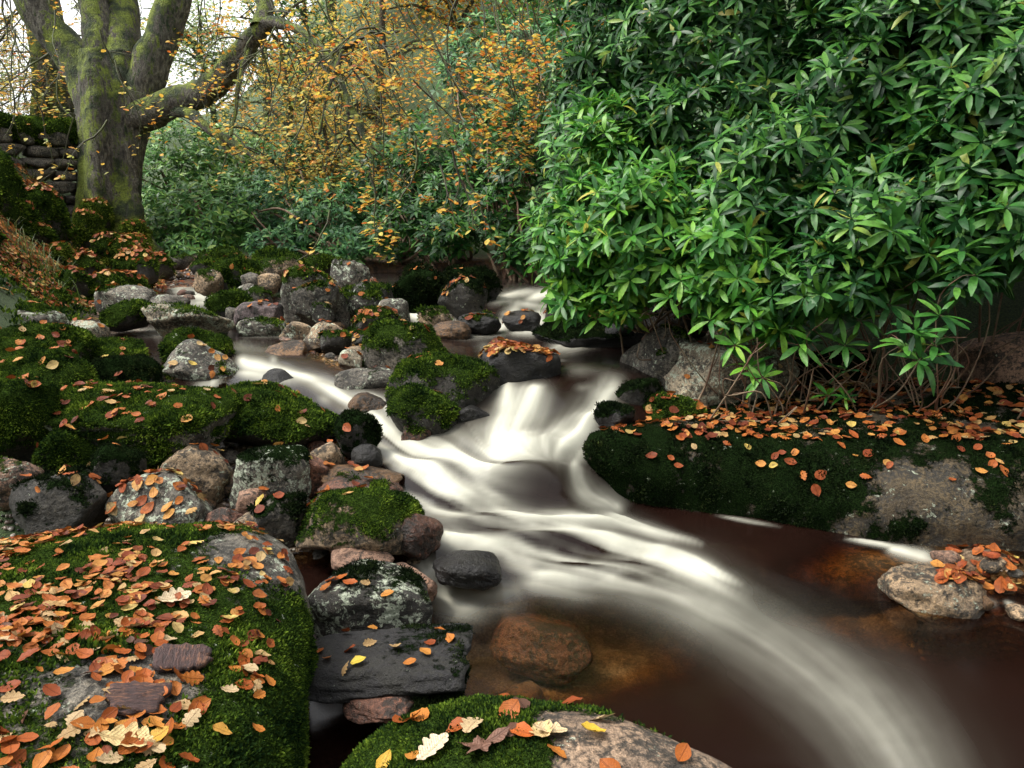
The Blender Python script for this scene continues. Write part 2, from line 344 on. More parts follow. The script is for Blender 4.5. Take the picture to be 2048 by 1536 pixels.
def water_z(x, y):
    x = np.asarray(x, float); y = np.asarray(y, float); z = _w[_n] + _w[_n + 1] * x + _w[_n + 2] * y
    for i in range(_n): z = z + _w[i] * _tps((x - _wp[i, 0]) ** 2 + (y - _wp[i, 1]) ** 2)
    return np.clip(z, 0.0, .74)

CHAN = [  # reaches of the stream: centre line in photograph pixels with the height, and half width in metres
    ([(1350,1700,0),(1350,1450,0),(1350,1300,0),(1300,1160,0)], .95), ([(1900,1650,0),(2000,1420,0),(1990,1310,0)], 1.0), ([(2150,1500,0),(2150,1330,0)], .7), ([(1760,1300,0),(1750,1190,0),(1690,1110,0)], .36),
    ([(1250,1180,.0),(1150,1080,.08),(1070,990,.22),(1060,900,.33),(1080,840,.4),(1110,770,.54)], .5), ([(1350,1120,0),(1320,1050,.02)], .35),
    ([(1110,770,.54),(1110,720,.56),(1050,670,.58),(1040,620,.65),(1060,575,.73),(950,552,.73),(780,552,.73)], .55), ([(1180,690,.56),(1240,650,.6)], .25),
    ([(900,690,.57),(830,640,.6),(800,600,.68),(800,560,.73)], .18),
    ([(860,950,.29),(790,880,.33),(740,820,.4),(650,775,.47),(560,738,.53),(480,715,.56)], .20),
    ([(500,690,.585),(400,680,.59),(260,650,.6)], .32), ([(420,690,.59),(380,745,.5),(350,765,.47)], .2),
    ([(470,650,.6),(400,600,.67),(360,580,.7)], .14), ([(560,640,.6),(575,600,.66),(600,565,.72)], .14), ([(560,690,.58),(470,680,.59)], .2),
    ([(820,1060,.15),(850,1130,.08),(900,1220,0),(950,1330,0)], .16), ([(640,1430,0),(760,1420,0),(950,1380,0)], .22), ([(620,1240,0),(650,1420,0),(900,1300,0)], .2),
]
_cseg = []
for pl, hw in CHAN:
    q = np.array([P(*v) for v in pl])
    for a, c in zip(q[:-1], q[1:]): _cseg.append((a[:2], c[:2], hw))
def chan(x, y):                              # 1 inside the stream, 0 outside, with soft banks
    m = np.zeros(np.broadcast(x, y).shape)
    for a, c, hw in _cseg:
        d = c - a; L = d.dot(d) + 1e-9; s = np.clip(((x - a[0]) * d[0] + (y - a[1]) * d[1]) / L, 0, 1)
        r = np.hypot(x - a[0] - s * d[0], y - a[1] - s * d[1]); m = np.maximum(m, 1 - sm(hw * .95, hw * .95 + .16, r))
    return m

_gy = [-30,-5,0,1.5,2.4,2.9,3.2,3.6,4,4.5,5,6,7.5,9,11,13,16,22,30,45,70,110,200]
_gz = [.3,.2,.0,-.05,.0,.10,.19,.27,.34,.44,.52,.58,.67,.74,.92,1.25,1.9,3.4,5.2,8.0,12,18,30]
def ground_base(x, y):
    z = np.interp(y, _gy, _gz)
    r = np.maximum(0, -x - .55 * y - .05)                       # left bank
    bank = np.minimum(.34 * r + .36 * r * r, .9 + .25 * r) * sm(2.5, 4.5, y) * (1 - sm(12, 20, y))
    bank = bank + .45 * sm(8, 10, y) * sm(.3, 1.0, r) * (1 - sm(13, 20, y))
    q = np.maximum(0, x - (.24 * y + .75)) * sm(4.2, 5.4, y)       # right bank
    z = z + bank + np.minimum(.55 * q, 1.2 + .25 * q)
    z = z + np.maximum(0, y - 14) * np.clip(.10 * x / np.maximum(y, 1) * 2.2, -.02, .16)
    z = z + sm(-.42, -.12, x / np.maximum(y, 1)) * np.maximum(0, y - 14) * .30 * (1 - .5 * sm(60, 120, y))
    return z
def ground_z(x, y):
    x = np.asarray(x, float); y = np.asarray(y, float)
    Pn = np.stack([x, y, np.zeros_like(x)], -1)
    z = ground_base(x, y) + .05 * fbm(Pn * 1.3, 3, 5) * np.clip(y * .15, .3, 3) + .022 * fbm(Pn * 7, 3, 6) - .03
    m = chan(x, y); w = water_z(x, y)
    z = z * (1 - m) + np.minimum(z, w - .05 - .22 * m + .05 * fbm(Pn * 5, 3, 9)) * m
    s = np.exp(-((x - 2.12) / .40) ** 2 - ((y - 2.93) / .26) ** 2); return np.maximum(z, z * (1 - s) + s * .06)      # the shingle at the right

def fan(rows, cols, y0, y1, ux):             # grid that widens with distance
    ys = y0 * (y1 / y0) ** np.linspace(0, 1, rows); us = np.linspace(-ux, ux, cols)
    X = us[None, :] * (ys[:, None] + .6); Y = np.repeat(ys[:, None], cols, 1)
    return X, Y
def grid_quads(r, c):
    i = np.arange(r * c).reshape(r, c); return np.stack([i[:-1, :-1], i[:-1, 1:], i[1:, 1:], i[1:, :-1]], -1).reshape(-1, 4)
GX, GY = fan(420, 420, .25, 160, 1.6)
GZ = ground_z(GX, GY)
_m = chan(GX, GY)
_r = np.maximum(0, -GX - .55 * GY)
gmoss = np.clip(sm(.1, .6, _r) + sm(10, 13, GY) + sm(.0, .3, GX - .24 * GY - .45) * sm(3.3, 3.8, GY), 0, 1)
gbed = np.clip(np.maximum(_m, (1 - sm(6, 9, GY)) * (1 - sm(.0, .5, _r)) * (1 - sm(.0, .3, GX - .24 * GY - .45) * sm(3.3, 3.8, GY))), 0, 1)
ground = link("ground", mesh_np("ground", np.stack([GX, GY, GZ], -1).reshape(-1, 3), quads=grid_quads(*GX.shape), attrs={'moss': gmoss.ravel(), 'bed': gbed.ravel()}), M_GROUND)
ground['kind'] = 'structure'
# apron behind the camera
ax, ay = np.meshgrid(np.linspace(-40, 40, 30), np.linspace(-30, .3, 20)); az = np.interp(ay, _gy, _gz) - .12
apron = link("ground", mesh_np("ground", np.stack([ax, ay, az], -1).reshape(-1, 3), quads=grid_quads(*ax.shape), attrs={'moss': np.ones(ax.size), 'bed': np.zeros(ax.size)}), M_GROUND); apron['kind'] = 'structure'

# unseen bank added behind the viewer to keep low skylight off the stream
hx, hy = np.meshgrid(np.linspace(-1, 1, 60), np.linspace(0, 1, 24)); an = hx * 1.75 - .12; rad = 4.5 + 9 * hy
hX, hY = rad * np.sin(an), -rad * np.cos(an) * .9 - .6; hZ = -.4 + 9.5 * hy ** .8 * (.75 + .25 * np.cos(an)) + .5 * fbm(np.stack([hX, hY, hX * 0], -1) * .6, 4, 51)
hb = link("skylight_blocker", mesh_np("skylight_blocker", np.stack([hX, hY, hZ], -1).reshape(-1, 3), quads=grid_quads(*hX.shape), attrs={'moss': np.ones(hX.size), 'bed': np.zeros(hX.size)}), M_GROUND); hb['kind'] = 'structure'

# ------------------------------------------------------------------ white water: where the current breaks into froth
STROKES = [  # points with half width (photograph pixels along the bed), strength
    ([(735,835,22),(770,865,30),(800,905,40),(840,945,48),(900,985,40),(960,1010,26)], 1.0),
    ([(800,930,22),(880,935,48),(960,930,42),(1040,905,34),(1110,895,30)], .95),
    ([(478,716,6),(500,730,11),(560,742,10),(610,755,9),(650,775,11),(690,800,13),(750,845,22)], .95), ([(600,752,5),(650,760,6),(700,785,7),(745,800,8),(775,825,9)], .6),
    ([(470,745,6),(520,752,10),(600,765,8)], .5),
    ([(1075,782,10),(1062,805,22),(1030,840,32),(1000,875,36),(960,905,32)], .78),
    ([(1085,790,16),(1080,820,24),(1060,870,30)], .38),
    ([(1232,762,14),(1212,790,20),(1195,820,22),(1180,850,30),(1150,880,34),(1090,895,28)], .9),
    ([(1225,850,8),(1195,872,18),(1165,900,18),(1150,925,14)], .8),
    ([(1000,745,10),(1008,775,16),(1010,800,18),(1000,830,20)], .62),
    ([(1150,910,12),(1152,945,12),(1175,985,16),(1225,1005,14),(1245,1025,8)], .6),
    ([(1232,1000,6),(1236,1020,9)], .7),
    ([(930,940,20),(960,975,18),(1010,1015,15),(1080,1035,16),(1150,1040,14),(1230,1045,14),(1310,1070,12),(1400,1100,6)], .62),
    ([(820,985,22),(880,1010,24),(960,1030,22),(1060,1050,20),(1130,1062,18),(1200,1085,20),(1290,1112,20),(1390,1140,16),(1480,1170,8)], .88),
    ([(860,1070,16),(950,1085,20),(1040,1095,18),(1120,1120,20),(1200,1142,24),(1300,1148,24)], .86),
    ([(1040,1160,14),(1120,1160,22),(1200,1170,26)], .62),
    ([(1180,1150,26),(1280,1165,36),(1380,1200,44),(1480,1250,46)], .42), ([(1400,1200,40),(1480,1250,48),(1580,1310,56),(1680,1385,66),(1760,1465,74),(1820,1560,80),(1850,1660,85),(1870,1760,85)], .27), ([(1380,1190,14),(1500,1255,16),(1620,1335,20),(1720,1430,24),(1790,1530,28)], .10),
    ([(1300,1150,18),(1400,1160,18),(1500,1200,20)], .42),
    ([(1000,1105,10),(1045,1130,16),(1085,1150,16)], .52),
    ([(838,1100,10),(850,1130,16),(872,1165,20),(905,1200,26),(960,1215,22)], .62), ([(900,1190,26),(980,1190,24),(1040,1180,18)], .35),
    ([(1080,580,6),(1020,590,8),(985,602,8)], .85), ([(1180,572,6),(1090,588,9),(1050,602,9)], .95), ([(1040,600,6),(1030,615,8),(1035,632,9)], .8), ([(1000,600,5),(1080,612,6),(1150,605,5)], .5),
    ([(1030,615,8),(1020,635,11),(995,655,10),(930,662,8),(890,655,7)], 1.0), ([(1080,620,9),(1075,645,11),(1030,658,8),(1150,668,6)], .9), ([(905,622,9),(905,650,7)], .5),
    ([(783,590,6),(800,605,9),(825,625,11),(842,640,8)], .95),
    ([(1228,645,7),(1215,660,10),(1200,672,9),(1150,690,10),(1100,700,9)], .55), ([(1080,665,5),(1130,690,7),(1200,690,6)], .38),
    ([(1040,740,10),(1000,715,9),(960,690,8)], .25), ([(1150,780,8),(1200,770,8)], .25), ([(1130,740,10),(1200,745,10)], .18),
    ([(412,748,10),(425,762,12),(395,775,10)], .6), ([(300,770,8),(325,790,12)], .75), ([(345,735,5),(335,755,7)], .4),
    ([(340,574,7),(380,588,9),(420,600,8),(375,610,6)], .8), ([(575,568,7),(605,582,8),(580,600,8),(555,616,6)], .8), ([(600,640,5),(560,650,6),(500,668,6)], .4),
    ([(545,715,6),(548,728,8)], .55), ([(640,790,8),(665,805,9)], .5), ([(700,790,8),(770,815,14),(790,840,10)], .55),
    ([(1775,1096,6),(1800,1101,9),(1835,1110,10),(1870,1120,8)], .9), ([(1915,1165,5),(1935,1185,7),(1965,1205,6),(1990,1210,5)], 1.0), ([(2010,1200,4),(2030,1215,5)], .9),
    ([(1240,965,3),(1330,1005,2),(1400,1020,2)], .5), ([(1430,1030,2),(1500,1044,2.5),(1560,1055,2)], .5), ([(1690,1078,2),(1760,1088,4),(1800,1096,5)], .8),
    ([(700,655,3),(560,670,3),(470,672,3)], .3), ([(230,655,10),(330,668,10),(450,672,10)], .18), ([(450,695,8),(530,700,8)], .25),
    ([(885,790,4),(905,800,4)], .2), ([(915,880,10),(930,920,12)], .45),
]
BUMPS = [(1065,895,75,26,.055),(1055,955,105,26,.075),(875,938,60,22,.05),(1075,795,55,22,.045),(1180,845,40,18,.04),(1080,1078,150,16,.035),(1010,1042,140,11,.025),(1190,1145,130,18,.03),(1430,1090,120,30,.03),(1000,1010,120,9,-.03),(1130,1030,90,9,-.015)]
PX0, PX1, PY0, PY1, ST = -160, 2208, 500, 1640, 3.0
cx, cy = np.meshgrid(np.arange(PX0, PX1, ST), np.arange(PY0, PY1, ST))
foam = np.zeros_like(cx); fvx = np.full_like(cx, .25); fvy = np.full_like(cx, .25)
for pl, a in STROKES:
    q = catmull(np.array(pl, float), 8)
    pad = 130 + 3 * q[:, 2].max(); x0, x1, y0, y1 = q[:, 0].min() - pad, q[:, 0].max() + pad, q[:, 1].min() - pad, q[:, 1].max() + pad
    sl = (slice(max(0, int((y0 - PY0) / ST)), max(1, int((y1 - PY0) / ST))), slice(max(0, int((x0 - PX0) / ST)), max(1, int((x1 - PX0) / ST))))
    X, Y = cx[sl], cy[sl]; f = np.zeros_like(X); wsum = np.zeros_like(X) + 1e-6; vx = np.zeros_like(X); vy = np.zeros_like(X)
    for i in range(len(q) - 1):
        d = q[i + 1, :2] - q[i, :2]; L = d.dot(d) + 1e-6; s = np.clip(((X - q[i, 0]) * d[0] + (Y - q[i, 1]) * d[1]) / L, 0, 1)
        r2 = (X - q[i, 0] - s * d[0]) ** 2 + (Y - q[i, 1] - s * d[1]) ** 2; w = q[i, 2] * (1 - s) + q[i + 1, 2] * s
        en = min(1, (i + .6) / 4, (len(q) - 1.4 - i) / 7 + .12); g = en * np.exp(-(r2 / (w * w)) ** .8 * .85); f = np.maximum(f, g); g2 = np.exp(-r2 / (w * w * 4)); wsum += g2; vx += g2 * d[0] / math.sqrt(L); vy += g2 * d[1] / math.sqrt(L)
    foam[sl] = (foam[sl] ** 3 + (f * a) ** 3) ** (1 / 3); fvx[sl] += vx * 3; fvy[sl] += vy * 3
fl = np.hypot(fvx, fvy); fvx /= fl; fvy /= fl
def bil(img, x, y):
    u = np.clip((x - PX0) / ST, 0, img.shape[1] - 1.001); v = np.clip((y - PY0) / ST, 0, img.shape[0] - 1.001)
    i, j = u.astype(int), v.astype(int); u = u - i; v = v - j
    return (img[j, i] * (1 - u) + img[j, i + 1] * u) * (1 - v) + (img[j + 1, i] * (1 - u) + img[j + 1, i + 1] * u) * v
_nz = np.random.default_rng(3).random(cx.shape); 
for _ in range(1): _nz = (_nz + np.roll(_nz, 1, 0) + np.roll(_nz, 1, 1) + np.roll(_nz, (1, 1), (0, 1))) / 4
lic = np.zeros_like(cx); 
for sgn in (1, -1):                          # streaks drawn out along the current
    X, Y = cx.copy(), cy.copy()
    for k in range(26):
        lic += bil(_nz, X, Y); ux, uy = bil(fvx, X, Y), bil(fvy, X, Y); X += sgn * ux * ST; Y += sgn * uy * ST
lic = (lic - lic.mean()) / lic.std()
coarse = np.zeros_like(cx)
_n2 = vn(np.stack([cx / 26, cy / 15, cx * 0], -1), 4)
for sgn in (1, -1):
    X, Y = cx.copy(), cy.copy()
    for k in range(26):
        coarse += bil(_n2, X, Y); ux, uy = bil(fvx, X, Y), bil(fvy, X, Y); X += sgn * ux * ST * 1.5; Y += sgn * uy * ST * 1.5
coarse = (coarse - coarse.mean()) / coarse.std()
foam_c = np.clip(np.clip(foam * .95, 0, 1.05) * (.92 + (.09 * lic + .33 * coarse) * (1 - .65 * sm(1130, 1230, cy))), 0, .97)

WX, WY = fan(620, 700, .8, 10.8, 1.08)
WZ = water_z(WX, WY)
for _ in range(2):                           # the humps ride on the surface
    bx, by, bt = proj(np.stack([WX, WY, WZ], -1))
dz = np.zeros_like(WZ)
for (hx, hy, rx, ry, a) in BUMPS: dz += a * np.exp(-((bx - hx) / rx) ** 2 - ((by - hy) / ry) ** 2)
fo = bil(foam_c, bx, by); st = bil(lic, bx, by); cs = bil(coarse, bx, by)
WZ2 = WZ + dz + .0015 * st * fo + .008 * cs * np.clip(fo * 1.5, 0, 1) + .002 * fbm(np.stack([WX * 3, WY * 6, WX * 0], -1), 3, 2)
bedz = ground_z(WX, WY)
depth = np.clip((WZ - bedz) / .30, 0, 1)
mk = chan(WX, WY)
# deeper, darker water in the two pools; shallow brown shelf under the ledge
def blob(px, py, rx, ry): return np.exp(-((bx - px) / rx) ** 2 - ((by - py) / ry) ** 2)
depth = np.clip(depth * .9 + .5 * blob(1650, 1430, 420, 120) + .7 * blob(1380, 1090, 180, 40) + .5 * blob(1170, 740, 140, 60) - .55 * blob(1700, 1120, 140, 45) - .55 * blob(1800, 1250, 130, 50) - .85 * blob(1030, 1300, 190, 140) - .75 * blob(1240, 1310, 190, 90) - .45 * blob(1600, 1230, 300, 60) + .5 * blob(1450, 1480, 330, 90) + .5 * blob(1900, 1440, 200, 90) - .4 * blob(1950, 1300, 150, 70), .05, 1)
V = np.stack([WX, WY, WZ2], -1).reshape(-1, 3); Q = grid_quads(*WX.shape)
keep = (mk.ravel()[Q].max(1) > .02) & (by.ravel()[Q].min(1) > 543)
Q = Q[keep]; used = np.unique(Q); remap = np.full(len(V), -1); remap[used] = np.arange(len(used))
water = link("stream_water", mesh_np("stream_water", V[used], quads=remap[Q], attrs={'foam': fo.ravel()[used], 'depth': depth.ravel()[used]}), M_WATER)
water['kind'] = 'structure'

# ------------------------------------------------------------------ boulders and stones
_ico = {}
def ico(n):
    if n not in _ico:
        bm = bmesh.new(); bmesh.ops.create_icosphere(bm, subdivisions=n, radius=1); V = np.array([v.co[:] for v in bm.verts]); T = np.array([[v.index for v in f.verts] for f in bm.faces]); bm.free(); _ico[n] = (V, T)
    return _ico[n]
def vnormals(V, T):
    N = np.zeros_like(V); fn = np.cross(V[T[:, 1]] - V[T[:, 0]], V[T[:, 2]] - V[T[:, 0]])
    for k in range(3): np.add.at(N, T[:, k], fn)
    return N / (np.linalg.norm(N, axis=1)[:, None] + 1e-12)
def rock_shape(w, d, h, seed, block=2.6, cuts=5, rough=.10, rz=0.0, tilt=0.0, lean=0.0, sub=5):
    V, T = ico(sub); g = np.random.default_rng(seed)
    n = V.copy(); r = (np.abs(n) ** block).sum(1) ** (-1 / block)
    off = g.random(3) * 50
    r = r * (1 + rough * 1.5 * fbm(n * .9 + off, 2, seed))
    for _ in range(cuts):
        m = g.normal(size=3); m /= np.linalg.norm(m); c = g.uniform(.70, .98); q = n @ m
        lim = np.where(q > .05, c / np.maximum(q, .05), 9); r = -np.log(np.exp(-26 * r) + np.exp(-26 * lim)) / 26
    v = n * r[:, None]
    v = v * (1 + rough * .55 * fbm(n * 2.6 + off, 4, seed + 3, .55)[:, None] + rough * .17 * fbm(n * 9 + off, 4, seed + 5, .6)[:, None])
    S3 = np.array([w, d, h])
    v = v * S3 / 2
    ca, sa = math.cos(rz), math.sin(rz); ct, st = math.cos(tilt), math.sin(tilt); cl, sl = math.cos(lean), math.sin(lean)
    R = np.array([[ca, -sa, 0], [sa, ca, 0], [0, 0, 1]]) @ np.array([[ct, 0, st], [0, 1, 0], [-st, 0, ct]]) @ np.array([[1, 0, 0], [0, cl, -sl], [0, sl, cl]])
    v = v @ R.T
    lo, hi = v.min(0), v.max(0); v = (v - (lo + hi) / 2) / (hi - lo) * S3
    return v, T
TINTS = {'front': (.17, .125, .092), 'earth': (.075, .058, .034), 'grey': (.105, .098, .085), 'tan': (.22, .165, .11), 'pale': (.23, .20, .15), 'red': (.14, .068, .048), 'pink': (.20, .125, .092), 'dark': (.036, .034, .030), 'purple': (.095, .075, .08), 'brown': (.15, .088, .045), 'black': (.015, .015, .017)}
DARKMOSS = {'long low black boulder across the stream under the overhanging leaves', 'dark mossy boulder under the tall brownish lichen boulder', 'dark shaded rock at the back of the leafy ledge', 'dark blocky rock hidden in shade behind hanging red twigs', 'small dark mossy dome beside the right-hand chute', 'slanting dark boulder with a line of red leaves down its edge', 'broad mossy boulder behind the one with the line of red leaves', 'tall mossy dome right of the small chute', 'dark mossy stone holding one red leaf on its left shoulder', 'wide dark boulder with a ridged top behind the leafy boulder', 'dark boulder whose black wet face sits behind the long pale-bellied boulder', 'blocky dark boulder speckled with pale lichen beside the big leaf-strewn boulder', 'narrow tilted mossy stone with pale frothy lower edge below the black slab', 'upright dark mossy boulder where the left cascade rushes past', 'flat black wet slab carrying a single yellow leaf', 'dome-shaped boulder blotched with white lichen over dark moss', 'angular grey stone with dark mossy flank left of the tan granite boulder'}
ROCKS = []                                   # (object, world vertices, triangles)
def add_tufts(o, v, T, N, mo, c, t, g, size, mat):
    if True:
        A = np.linalg.norm(np.cross(v[T[:, 1]] - v[T[:, 0]], v[T[:, 2]] - v[T[:, 0]]), axis=1) / 2; fm = mo[T].mean(1)
        cen = v[T].mean(1) + c; fn = N[T].mean(1); view = np.array([0, 0, CAMZ]) - cen; view /= np.linalg.norm(view, axis=1)[:, None]
        wgt = A * sm(.40, .62, fm) * ((fn * view).sum(1) > -.35)
        size = size or max(.0075, .0030 * t)
        n = int(min(34000, wgt.sum() / (size * size) * 1.45))
        if n > 30:
            fi = g.choice(len(T), n, p=wgt / wgt.sum()); bc = g.dirichlet((1, 1, 1), n); p0 = (v[T[fi]] * bc[:, :, None]).sum(1); nn = (N[T[fi]] * bc[:, :, None]).sum(1); nn /= np.linalg.norm(nn, axis=1)[:, None]
            k = 5 if t < 2.6 else 4
            s = size * g.uniform(.6, 1.35, (n, k)) * np.clip(.95 + 1.1 * fbm((p0 + c) * 9, 2, 88), .45, 1.9)[:, None]
            rd = g.normal(size=(n, k, 3)); dr = nn[:, None] * .75 + rd * .55 + np.array([0, 0, -.25]) * (1 - np.abs(nn[:, 2]))[:, None, None]; dr /= np.linalg.norm(dr, axis=2)[:, :, None]
            sd = np.cross(dr, g.normal(size=(n, k, 3))); sd /= np.linalg.norm(sd, axis=2)[:, :, None] + 1e-9
            b0 = p0[:, None] - nn[:, None] * size * .1 + rd * size * .25; tip = b0 + dr * s[:, :, None] * 1.1; wv = sd * s[:, :, None] * .24
            mid = b0 + dr * s[:, :, None] * .55
            VV = np.stack([b0, mid - wv, tip, mid + wv], 2).reshape(-1, 3)
            QQ = np.arange(len(VV)).reshape(-1, 4)
            m = link("moss", mesh_np("moss", VV, quads=QQ, smooth=False), mat, parent=o)

def finish_rock(name, label, v, T, c, moss, lich, tint, wet, t, seed, cat='rock', tuft=True, mossdir=.5, group=None, tuftsize=None, dark=False, tmat=None, mofn=None):
    c = np.asarray(c, float); N = vnormals(v, T); g = np.random.default_rng(seed + 99)
    off = g.random(3) * 30
    mo = moss * 1.25 - .46 + mossdir * N[:, 2] * min(1, moss * 1.6 + .15) + .42 * fbm((v + off) * 3.0 / np.clip(np.ptp(v[:, 0]), .25, 1.6), 4, seed + 8) + (.0 if moss > 0 else -1)
    if mofn is not None: mo = mofn(v + c, mo)
    o = link(name, mesh_np(name, v, tris=T, attrs={'moss': np.clip(mo, -1, 1.4)}), M_ROCK, loc=c)
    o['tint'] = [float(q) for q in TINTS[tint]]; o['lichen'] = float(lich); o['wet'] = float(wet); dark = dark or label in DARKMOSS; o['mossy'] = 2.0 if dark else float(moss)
    tag(o, label, cat, group); ROCKS.append((o, v + c, T))
    if tuft and moss > .25 and t < 11.5:
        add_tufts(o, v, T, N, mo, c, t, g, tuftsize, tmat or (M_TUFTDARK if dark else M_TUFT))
    return o

def depth_at(py):                            # how deep the valley floor lies under a photograph row
    ts = np.linspace(1.2, 25, 800); z = CAMZ - ts * S(py); yy = ts * (CP - (py - 768) / F * SP)
    d = z - np.interp(yy, _gy, _gz); i = np.argmax(d < 0); return ts[i] if (d < 0).any() else 25
